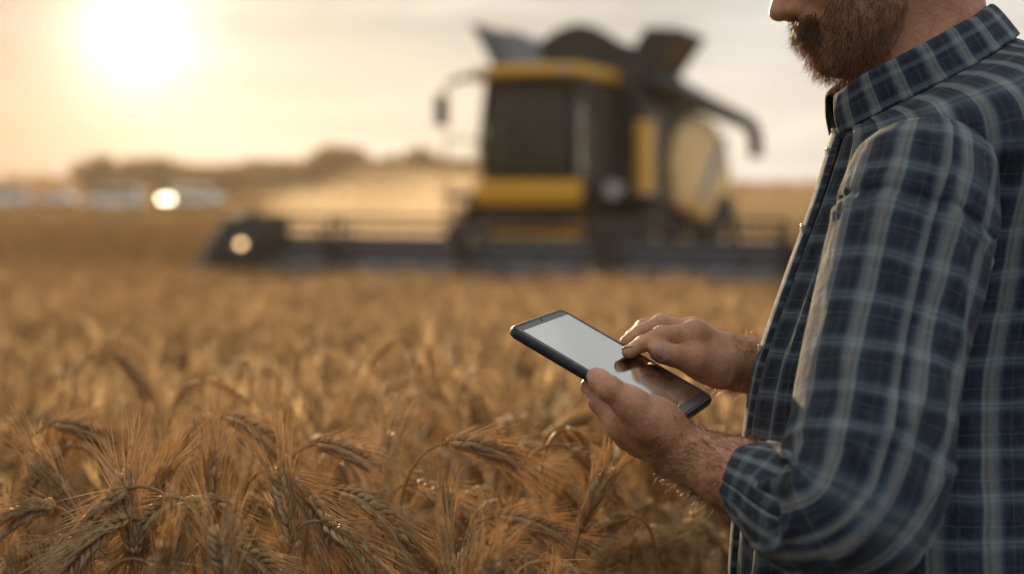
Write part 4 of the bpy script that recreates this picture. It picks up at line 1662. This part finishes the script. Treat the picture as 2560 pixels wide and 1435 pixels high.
M['beard'] = hair_mat('beard_hair', [(.25, (.060, .036, .022)), (.46, (.17, .105, .062)), (.62, (.32, .22, .14)), (.74, (.62, .52, .41))])
M['arm_hair'] = hair_mat('arm_hair', [(.3, (.30, .18, .09)), (.7, (.62, .43, .26))], .6)
def scalp(p):
    f, s_, u = (p - HO) @ hF, (p - HO) @ hS, (p - HO) @ hU
    hairline = (.022 + np.where(f > 0, .62, 1.15) * f) - u
    return np.maximum(ell_sd(np.stack([f, s_, u], 1), (-.008, 0, .018), None, (.108, .086, .099)), hairline + .006 * np.sin(s_ * 90))


lo, hi = bounds([HP(-.13, -.1, .13), HP(.12, .1, -.06)], .04)
V, F = surface_nets(scalp, lo, hi, .004)
kid(np_mesh('hair', V, F, material('head_hair', (.08, .04, .02), .6, build=hair_bld)))


def strands(name, roots, dirs, lens, rad, mat, curl, rs_, segs=4):
    n = len(roots)
    ref = rs_.normal(size=(n, 3))
    a = np.cross(dirs, ref); a /= np.linalg.norm(a, axis=1)[:, None]
    b = np.cross(dirs, a); b /= np.linalg.norm(b, axis=1)[:, None]
    grav = np.array((0, 0, -1.0))
    bendv = a * rs_.normal(0, curl, (n, 1)) + b * rs_.normal(0, curl, (n, 1))
    V = []
    for k in range(segs + 1):
        f = k / segs
        c = roots + dirs * (lens * f)[:, None] + (bendv + grav * .25 * curl) * (lens * f * f)[:, None]
        rr = rad * (1 - f) ** .6 + rad * .12
        for q in range(3):
            an = 2 * math.pi * q / 3
            V.append(c + (a * math.cos(an) + b * math.sin(an)) * rr)
    V = np.stack(V, 1).reshape(-1, 3)
    nv = 3 * (segs + 1)
    f0 = []
    for k in range(segs):
        for q in range(3):
            q2 = (q + 1) % 3
            f0.append((3 * k + q, 3 * k + q2, 3 * k + 3 + q2, 3 * k + 3 + q))
    F = (np.array(f0)[None] + (np.arange(n) * nv)[:, None, None]).reshape(-1, 4)
    return kid(np_mesh(name, V, F, mat))


me = body.data
nrm = np.empty(len(me.vertices) * 3, np.float32)
me.vertices.foreach_get('normal', nrm)
nrm = nrm.reshape(-1, 3)
BV = np.empty(len(me.vertices) * 3, np.float32)
me.vertices.foreach_get('co', BV)
BV = BV.reshape(-1, 3).astype(float)


def pix(p):
    q = p - CAM
    dd = q[:, 1] * CP - q[:, 2] * SP
    up = q[:, 1] * SP + q[:, 2] * CP
    return 1280 + FPX * q[:, 0] / dd, 717.5 - FPX * up / dd


def in_poly(x, y, poly):
    r = np.zeros(len(x), bool)
    n = len(poly)
    for i in range(n):
        x1, y1 = poly[i]
        x2, y2 = poly[(i + 1) % n]
        c = ((y1 > y) != (y2 > y)) & (x < (x2 - x1) * (y - y1) / (y2 - y1 + 1e-12) + x1)
        r ^= c
    return r


r2 = np.random.default_rng(5)
hv = BV[head_n:head_n + len(head_V)]
hn = nrm[head_n:head_n + len(head_V)]
q = hv - HO
hf, hs, hu = q @ hF, q @ hS, q @ hU
# beard area in the face's own (forward, up) plane
poly = [(.100, -.054), (.116, -.060), (.116, -.071), (.099, -.0745), (.088, -.066), (.076, -.056), (.062, -.052), (.045, -.040), (.030, -.015), (.012, .012), (-.004, .012),
        (.0, -.03), (.004, -.062), (.016, -.100), (.045, -.135), (.100, -.135), (.110, -.090)]
sel = np.where(in_poly(hf, hu, poly) & (np.abs(hs) < .085))[0]
w_ = np.ones(len(sel))
pick = r2.choice(sel, 5400)
roots = hv[pick] + r2.normal(0, .0012, (len(pick), 3))
mus = (hu[pick] > -.078) & (hf[pick] > .084)
low = np.clip((-hu[pick] - .05) / .07, 0, 1)
dirs = hn[pick] * .55 - hU[None] * .85 + hF[None] * (.25 + .25 * low)[:, None] + r2.normal(0, .17, (len(pick), 3))
dirs[mus] = hn[pick][mus] * .35 - hU * 1.0 + hF * .05 + r2.normal(0, .22, (mus.sum(), 3))
dirs /= np.linalg.norm(dirs, axis=1)[:, None]
lens = (.0075 + .0045 * low) * r2.uniform(.55, 1.25, len(pick))
lens[mus] *= 1.5
side_ = np.clip((.05 - hf[pick]) / .05, 0, 1)
lens *= 1 - .40 * side_
strands('beard', roots, dirs, lens, .00020, M['beard'], .40, r2)
msel = np.where((hu < -.0595) & (hu > -.0765) & (hf > .088) & (np.abs(hs) < .034))[0]
pk = r2.choice(msel, 1100)
dr_ = hn[pk] * .30 - hU * .9 + hF * .10 + hS * np.sign(hs[pk])[:, None] * .35 + r2.normal(0, .2, (len(pk), 3))
dr_ /= np.linalg.norm(dr_, axis=1)[:, None]
strands('moustache', hv[pk], dr_, r2.uniform(.006, .011, len(pk)), .00021, M['beard'], .3, r2)
for s in (-1, 1):
    bsel = np.where((np.abs(hu - .018) < .006) & (hf > .07) & (hs * s > .012) & (hs * s < .05))[0]
    pk = r2.choice(bsel, 260)
    dr_ = hn[pk] * .4 + hS * s * .8 + r2.normal(0, .2, (260, 3))
    dr_ /= np.linalg.norm(dr_, axis=1)[:, None]
    strands('eyebrow', hv[pk], dr_, np.full(260, .009), .00022, M['beard'], .2, r2, 3)

# fine hair on the forearms
for sl_, arm, n_ in ((slice(0, None), Larm, 3000), (None, Rarm, 1100)):
    a0 = np.asarray(arm[1][0]); a1 = np.asarray(arm[-1][0])
    ax = a1 - a0
    L_ = np.linalg.norm(ax); ax /= L_
    t_ = (BV - a0) @ ax
    rad_ = np.linalg.norm(BV - a0 - t_[:, None] * ax, axis=1)
    ss = np.where((t_ > .0) & (t_ < L_ + .012) & (rad_ < .05))[0]
    pk = r2.choice(ss, n_)
    dr_ = nrm[pk] * .45 + ax * .75 + np.array((0, 0, -.25)) + r2.normal(0, .25, (n_, 3))
    dr_ /= np.linalg.norm(dr_, axis=1)[:, None]
    strands('arm_hair', BV[pk], dr_, r2.uniform(.007, .015, n_), 0.0002, M['arm_hair'], .40, r2)

# ------------------------------------------------------------------ plaid cloth
def plaid_bld(cu, cv, k=1.0):
    def bld(t, b):
        uvn = t.new('ShaderNodeTexCoord').outputs['UV']
        wob = t.noise(uvn, 16, 2, .5, out=1)
        wv = t.vmath('SCALE', t.vmath('SUBTRACT', wob, (.5, .5, .5)), .008)
        sp = t.new('ShaderNodeSeparateXYZ')
        t.l.new(t.vmath('ADD', uvn, wv), sp.inputs[0])
        fu = t.math('FRACT', t.math('DIVIDE', t.math('ADD', sp.outputs[0], 10.0 + cu), .0405 * k))
        fv = t.math('FRACT', t.math('DIVIDE', t.math('ADD', sp.outputs[1], 10.0 + cv), .0395 * k))
        navy, blue, mid, light, line = (.008, .014, .029), (.019, .042, .072), (.055, .098, .133), (.33, .345, .32), (.13, .13, .105)
        warp = t.ramp(fu, [(0, blue), (.03, mid), (.07, light), (.15, (.19, .22, .23)), (.21, light), (.30, (.23, .26, .265)), (.36, (.17, .20, .21)), (.40, mid), (.45, blue), (.49, navy), (.60, navy),
                           (.635, (.040, .07, .10)), (.67, navy), (.84, navy), (.92, blue), (1.0, blue)])
        weft = t.ramp(fv, [(0, navy), (.06, blue), (.12, mid), (.18, (.165, .195, .205)), (.23, mid), (.28, (.20, .235, .24)), (.34, mid), (.40, blue), (.45, navy), (.60, navy), (.62, line), (.64, navy),
                           (.72, navy), (.76, blue), (.80, navy), (1, navy)])
        # twill: which thread is on top
        tw = t.math('SINE', t.math('MULTIPLY', t.math('ADD', sp.outputs[0], sp.outputs[1]), 2 * math.pi / .0011))
        f = t.rng(tw, -.6, .6, .36, .60)
        col = t.mix(f, warp, weft)
        fade = t.noise(uvn, 45, 4, .6)
        slub = t.new('ShaderNodeTexNoise')
        mp = t.new('ShaderNodeMapping')
        mp.inputs['Scale'].default_value = (900, 40, 1)
        t.l.new(uvn, mp.inputs[0]); t.l.new(mp.outputs[0], slub.inputs['Vector'])
        slub.inputs['Scale'].default_value = 1.0
        g = t.rng(t.math('ADD', t.math('MULTIPLY', fade, .6), t.math('MULTIPLY', slub.outputs[0], .4)), .35, .68, 0, .22)
        col = t.mix(g, col, (.15, .165, .18))
        t.put(b.inputs['Base Color'], col)
        b.inputs['Roughness'].default_value = .88
        b.inputs['Specular IOR Level'].default_value = .2
        b.inputs['Sheen Weight'].default_value = .12
        b.inputs['Sheen Roughness'].default_value = .5
        b.inputs['Sheen Tint'].default_value = (.8, .75, .7, 1)
        th = t.math('ADD', t.math('SINE', t.math('MULTIPLY', sp.outputs[0], 2 * math.pi / .0016)), t.math('SINE', t.math('MULTIPLY', sp.outputs[1], 2 * math.pi / .0016)))
        mp2 = t.new('ShaderNodeMapping')
        mp2.inputs['Scale'].default_value = (70, 22, 1)
        t.l.new(uvn, mp2.inputs[0])
        cr = t.noise(mp2.outputs[0], 1.0, 4, .6, dist=1.2)
        mp3 = t.new('ShaderNodeMapping')
        mp3.inputs['Scale'].default_value = (26, 15, 1)
        mp3.inputs['Rotation'].default_value = (0, 0, .5)
        t.l.new(uvn, mp3.inputs[0])
        cr2 = t.math('ABSOLUTE', t.math('SUBTRACT', t.noise(mp3.outputs[0], 1.0, 3, .5, dist=1.8), .5))
        hgt = t.math('ADD', t.math('MULTIPLY', th, .07), t.math('ADD', t.math('MULTIPLY', cr, 1.8), t.math('MULTIPLY', cr2, -4.0)))
        bmp = t.new('ShaderNodeBump')
        bmp.inputs['Strength'].default_value = .42
        bmp.inputs['Distance'].default_value = .0026
        t.put(bmp.inputs['Height'], hgt)
        t.l.new(bmp.outputs[0], b.inputs['Normal'])
    return bld


M['plaid'] = material('plaid_cotton', build=plaid_bld(0, 0))
M['plaid_sleeve'] = material('plaid_cotton_sleeve', build=plaid_bld(.012, .02))
M['plaid_collar'] = material('plaid_cotton_collar', build=plaid_bld(.03, .01, .62))


def crom(pts, n):
    pts = np.asarray(pts, float)
    ext = np.vstack([2 * pts[0] - pts[1], pts, 2 * pts[-1] - pts[-2]])
    out = []
    m_ = len(pts) - 1
    for s in np.linspace(0, m_, n):
        i = min(int(s), m_ - 1)
        t = s - i
        p0, p1, p2, p3 = ext[i:i + 4]
        out.append(.5 * (2 * p1 + (p2 - p0) * t + (2 * p0 - 5 * p1 + 4 * p2 - p3) * t * t + (3 * p1 - p0 - 3 * p2 + p3) * t ** 3))
    return np.array(out)


def nz(a, b, c):
    return noise.noise(Vector((a, b, c)))


def ridge(a, b, c):
    return 1 - min(abs(nz(a, b, c)) * 2.6, 1)


# torso: rings from hem to neck, given by front and back points in profile plus half width
TR = [  # uF, vF, uB, vB, half width, side lift
    (1838, 1760, 2770, 1760, .170, 0), (1842, 1560, 2770, 1560, .170, 0), (1846, 1435, 2765, 1435, .168, 0), (1858, 1300, 2760, 1300, .166, 0),
    (1880, 1110, 2755, 1100, .152, 0), (1894, 1000, 2750, 980, .148, 0), (1916, 900, 2750, 870, .146, 0), (1955, 780, 2750, 740, .146, 0),
    (2003, 645, 2750, 600, .150, 0), (2060, 490, 2735, 430, .162, 0), (2084, 410, 2715, 320, .178, 0), (2098, 365, 2680, 235, .172, .004),
    (2106, 338, 2630, 170, .150, .006), (2110, 322, 2575, 125, .118, .004), (2113, 312, 2530, 100, .092, 0), (2118, 306, 2506, 88, .076, 0)]
A = []
for uF, vF, uB, vB, hw, lf in TR:
    A.append(np.concatenate([P(uF, vF, D0), P(uB, vB, D0), [hw, lf]]))
A = crom(A, 150)
NS = 150
rings, UV = [], []
vl = 0.0
for i, r_ in enumerate(A):
    Fp, Bp, hw, lf = r_[:3], r_[3:6], r_[6], r_[7]
    c = (Fp + Bp) / 2
    a = (Fp - Bp) / 2
    if i:
        vl += np.linalg.norm(c - pc_) * .6 + np.linalg.norm(Fp - pf_) * .4
    pc_, pf_ = c, Fp
    ring = []
    ex = .97
    for k in range(NS + 1):
        th = 2 * math.pi * k / NS
        ct, st_ = math.cos(th), math.sin(th)
        cc, ss = math.copysign(abs(ct) ** ex, ct), math.copysign(abs(st_) ** ex, st_)
        p = c + a * cc + np.array((0, -1.0, 0)) * hw * ss + np.array((0, 0, lf)) * abs(ss)
        out = a / np.linalg.norm(a) * cc + np.array((0, -1.0, 0)) * ss
        out = out / (np.linalg.norm(out) + 1e-9)
        lowf = min(max((1.30 - p[2]) / .2, 0), 1)
        cx_, sx_ = ct * 2.2, st_ * 2.2
        w1 = ridge(cx_ * 1.7, sx_ * 1.7, p[2] * 2.2 + 4) - .5
        w2 = nz(cx_ * 3.5 + p[2] * 2, sx_ * 3.5, p[2] * 6)
        front = max(ct, 0) ** 3
        pl = 0.0
        for t0, wd_, am in ((.62, .075, .011), (.98, .085, .012), (.34, .05, .011), (.20, .035, .006)):
            tc = t0 + .10 * nz(p[2] * 3.0, t0 * 9, 2.2)
            pl += am * math.exp(-((th - tc) / wd_) ** 2) * (.65 + .6 * nz(p[2] * 4, t0 * 5, 8))
        w3 = (ridge(cx_ * 3 + 9, sx_ * 3, p[2] * 1.6) - .5) * front
        fade_ = min((vl) / .03 + .3, 1) * (1 if i < 128 else max((149 - i) / 21, 0))
        p = p + out * fade_ * (.005 * w1 * (.45 + .55 * lowf) + .0030 * w2 + .007 * w3 + pl)
        ring.append(p)
        UV.append((k / NS * .98, vl))
    rings.append(ring)
sh = MB().loft(rings, caps=False, closed=False)
sh.uv = UV
shirt = kid(sh.build('shirt', M['plaid'], None, smooth=True, fix=False))
md = shirt.modifiers.new('thick', 'SOLIDIFY'); md.thickness = .0012; md.offset = -1


def tube_cloth(name, ctrl, n, ns, parent, mat, wr, uv0=0.0, solid=.0014, seam=None, flat=None):
    """loose cloth tube along a smooth spine; wr(s, th, p) gives the outward wrinkle"""
    C_ = crom([np.concatenate([p, [r]]) for p, r in ctrl], n)
    rings, UV = [], []
    s = 0.0
    ref = np.array((0.0, -1.0, 0.0))
    for i in range(n):
        p, r = C_[i, :3], C_[i, 3]
        t = C_[min(i + 1, n - 1), :3] - C_[max(i - 1, 0), :3]
        t /= np.linalg.norm(t)
        ref = ref - t * (ref @ t)
        ref /= np.linalg.norm(ref)
        b = np.cross(t, ref)
        if i:
            s += np.linalg.norm(p - C_[i - 1, :3])
        ring = []
        for k in range(ns + 1):
            th = 2 * math.pi * k / ns
            o_ = ref * math.cos(th) + b * math.sin(th)
            fl = 1.0 if flat is None else flat(i / (n - 1), th)
            ring.append(p + o_ * (r * fl + wr(s, th, i / (n - 1))))
            UV.append((uv0 + k / ns * .42, s))
        rings.append(ring)
    m = MB().loft(rings, caps=False, closed=False)
    m.uv = UV
    o = m.build(name, mat, None, smooth=True, fix=False)
    kid(o, parent)
    md = o.modifiers.new('thick', 'SOLIDIFY'); md.thickness = solid; md.offset = -1
    return o


def sleeve_wr(s, th, f):
    c, q = math.cos(th), math.sin(th)
    r1 = ridge(c * 1.1 + s * 4.5, q * 1.1 + s * 1.5, s * 4.0 + 2) ** 2
    r2_ = ridge(c * 2.0 - s * 6, q * 2.0 + 5, s * 8) ** 2
    fr = 1 - .9 * max(q, 0) * (1 if s < .30 else max(1 - (s - .30) / .05, 0))       # taut along the front of the upper arm
    w = fr * (.0075 * (r1 - .35) + .0040 * (r2_ - .35))                       # long slanting folds
    w += fr * .0022 * nz(c * 3.6 + 7, q * 3.6 + s * 4, s * 14)
    el = math.exp(-((s - .36) / .055) ** 2)
    w += el * .0085 * (ridge(c * .9 + 3, q * .9, s * 24 + 1.2 * math.sin(th)) ** 2 - .4)      # crushed folds at the elbow
    top = math.exp(-((s - .09) / .04) ** 2)
    w += top * .004 * (ridge(c * 4, q * 4, s * 3) - .5)
    w -= .0030 * math.exp(-((s - .088) / .0035) ** 2) - .0014 * math.exp(-((s - .097) / .006) ** 2)     # armhole seam
    return w * min(s / .05, 1)


SLV = [(P(2322, 348, 1.268), .012), (P(2322, 356, 1.266), .036), (P(2321, 378, 1.262), .053), (P(2316, 420, 1.256), .0635), (P(2298, 510, 1.245), .0680), (P(2262, 640, 1.230), .0675), (P(2206, 880, 1.208), .0670),
       (P(2170, 1090, 1.185), .0665), (P(2122, 1258, 1.165), .0640), (P(2026, 1290, 1.185), .0540), (P(1965, 1252, 1.210), .0450), (P(1925, 1228, 1.228), .0385)]
sleeve = tube_cloth('sleeve', SLV, 260, 110, shirt, M['plaid_sleeve'], sleeve_wr)
CUF = [(P(2045, 1288, 1.184), .0500), (P(2020, 1280, 1.190), .0530), (P(1985, 1260, 1.203), .0505), (P(1945, 1236, 1.220), .0455), (P(1918, 1222, 1.230), .0425), (P(1903, 1215, 1.236), .0400), (P(1899, 1213, 1.238), .0370), (P(1918, 1222, 1.230), .0340)]
tube_cloth('cuff', CUF, 46, 80, shirt, M['plaid_collar'],
           lambda s, th, f: .0022 * (ridge(math.cos(th) * 1.5 + 5, math.sin(th) * 1.5, s * 14) - .5) + .0012 * nz(math.cos(th) * 4, math.sin(th) * 4, s * 30), .1, .002)
RSL = [(P(2330, 330, 1.54), .066), (P(2310, 430, 1.60), .066), (P(2285, 640, 1.62), .062), (P(2230, 850, 1.62), .060), (P(2150, 985, 1.60), .056), (P(2060, 960, 1.57), .046), (P(1990, 940, 1.553), .041)]
tube_cloth('sleeve', RSL, 80, 60, shirt, M['plaid_sleeve'], sleeve_wr, .2)
# collar: stand and turned-down fall in one strip round the neck
cF, cB = P(2104, 300, D0), P(2502, 84, D0)
cc0 = (cF + cB) / 2
ca = (cF - cB) / 2
cup = np.cross(ca / np.linalg.norm(ca), np.array((0, 1.0, 0)))
cup = cup if cup[2] > 0 else -cup
prof_c = [(.000, .000), (-.0035, .014), (-.0050, .028), (-.0040, .0365), (-.0010, .0395), (.0025, .0375), (.0050, .028), (.0075, .014), (.0105, .000), (.0125, -.007)]
rings, UV = [], []
NC = 120
for k in range(NC + 1):
    th = R(-168 + 336 * k / NC)
    ct, st_ = math.cos(th), math.sin(th)
    ct2 = -ct       # opening faces forward
    rad = ca * ct2
    out = -ca / np.linalg.norm(ca) * ct + np.array((0, -1.0, 0)) * st_
    tip = max((abs(math.degrees(th)) - 128) / 40, 0)
    prow = []
    vv = 0
    for j, (o_, h_) in enumerate(prof_c):
        hgt = h_ * (.72 + .06 * nz(ct * 2.5, st_ * 2.5, 3.3)) * (1 - .16 * tip) + .004
        if j >= 7:
            hgt -= .004 * tip ** 1.4
            o_ = o_ + .004 * tip
        if j >= 8:
            hgt -= .006
        bend = .0016 * nz(math.cos(th) * 3, math.sin(th) * 3, j * .35)
        p = cc0 - ca * ct + np.array((0, -1.0, 0)) * (.077 * st_) + out * (o_ + bend) + cup * (hgt + .0015 * nz(ct * 2, st_ * 2, 7.7))
        prow.append(p)
        UV.append((k / NC * .44, vv))
        if j < len(prof_c) - 1:
            vv += math.dist(prof_c[j], prof_c[j + 1])
    rings.append(prow)
cm = MB().loft(rings, caps=False, closed=False)
cm.uv = UV
col_o = kid(cm.build('collar', M['plaid_collar'], None, smooth=True, fix=False), shirt)
md = col_o.modifiers.new('thick', 'SOLIDIFY'); md.thickness = .0016; md.offset = 0
col_o.modifiers.new('sub', 'SUBSURF').render_levels = 1
# placket strip with its buttons down the front edge
rows = []
UV = []
for i in range(20, 146):
    Fp = A[i, :3]; Bp = A[i, 3:6]; hw = A[i, 6]
    a = (Fp - Bp) / 2
    c = (Fp + Bp) / 2
    row = []
    for j, (y, o_) in enumerate(((-.017, .0045), (-.0155, .0085), (0, .0095), (.0155, .0085), (.017, .0045))):
        s_ = min(abs(y) / hw, 1)
        cx_ = math.cos(math.asin(s_ ** (1 / .97))) ** .97
        wv = .0035 * (ridge(9 + 6.6, y * 8, c[2] * 2.6) - .5)
        row.append(c + a * cx_ + np.array((0, y, 0)) + (a / np.linalg.norm(a)) * (o_ + wv))
        UV.append((y + .2, i * .006))
    rows.append(row)
pm = MB().loft(rows, caps=False, closed=False)
pm.uv = UV
pl_ = kid(pm.build('placket', M['plaid_collar'], None, smooth=True, fix=False), shirt)
M['button'] = material('shirt_button', (.30, .25, .19), .3)
for i in (40, 62, 84, 106, 128):
    Fp, a = A[i, :3], (A[i, :3] - A[i, 3:6])
    a = a / np.linalg.norm(a)
    c = Fp + a * .0088
    bo = MB().cyl(c, c + a * .0026, .0055, n=16).build('button', M['button'], None, bevel=.0006)
    kid(bo, pl_ if False else shirt)
# trousers and boots, down in the crop
M['denim'] = material('denim', build=worn((.035, .045, .07), .9, .15, 9.0))
M['boot'] = material('boot_leather', build=worn((.07, .045, .03), .6, .3, 9.0))
hipz = float(P(2310, 1700, D0)[2])
tm_ = MB()
cxh = pc[0]
for s in (-1, 1):
    tm_.tube([(cxh + .01, D0 + s * .075, hipz + .02), (cxh + .01, D0 + s * .09, hipz - .18), (cxh - .01, D0 + s * .10, (hipz + gzp) / 2), (cxh + .01, D0 + s * .105, gzp + .10)], [.125, .105, .078, .072], 24, flat=1.15)
tro = kid(tm_.build('trousers', M['denim'], None, smooth=True))
for s in (-1, 1):
    y = D0 + s * .105
    z = float(ground_z(cxh, D0))
    m = MB().loft([[(cxh + dx, y + dy * w2, z + h_) for dx, dy in [(.09 * k1, 0), (.06 * k1, .045), (-.08 * k1, .052), (-.16 * k1 * k2, .03), (-.18 * k1 * k2, 0), (-.16 * k1 * k2, -.03), (-.08 * k1, -.052), (.06 * k1, -.045)]]
                   for h_, k1, k2, w2 in ((-.01, 1, 1, 1), (.03, 1.02, 1.0, 1.02), (.065, .95, .92, .9), (.10, .78, .62, .9), (.16, .74, .55, .95), (.22, .76, .54, 1.0))])
    kid(m.build('boot', M['boot'], None, smooth=True))
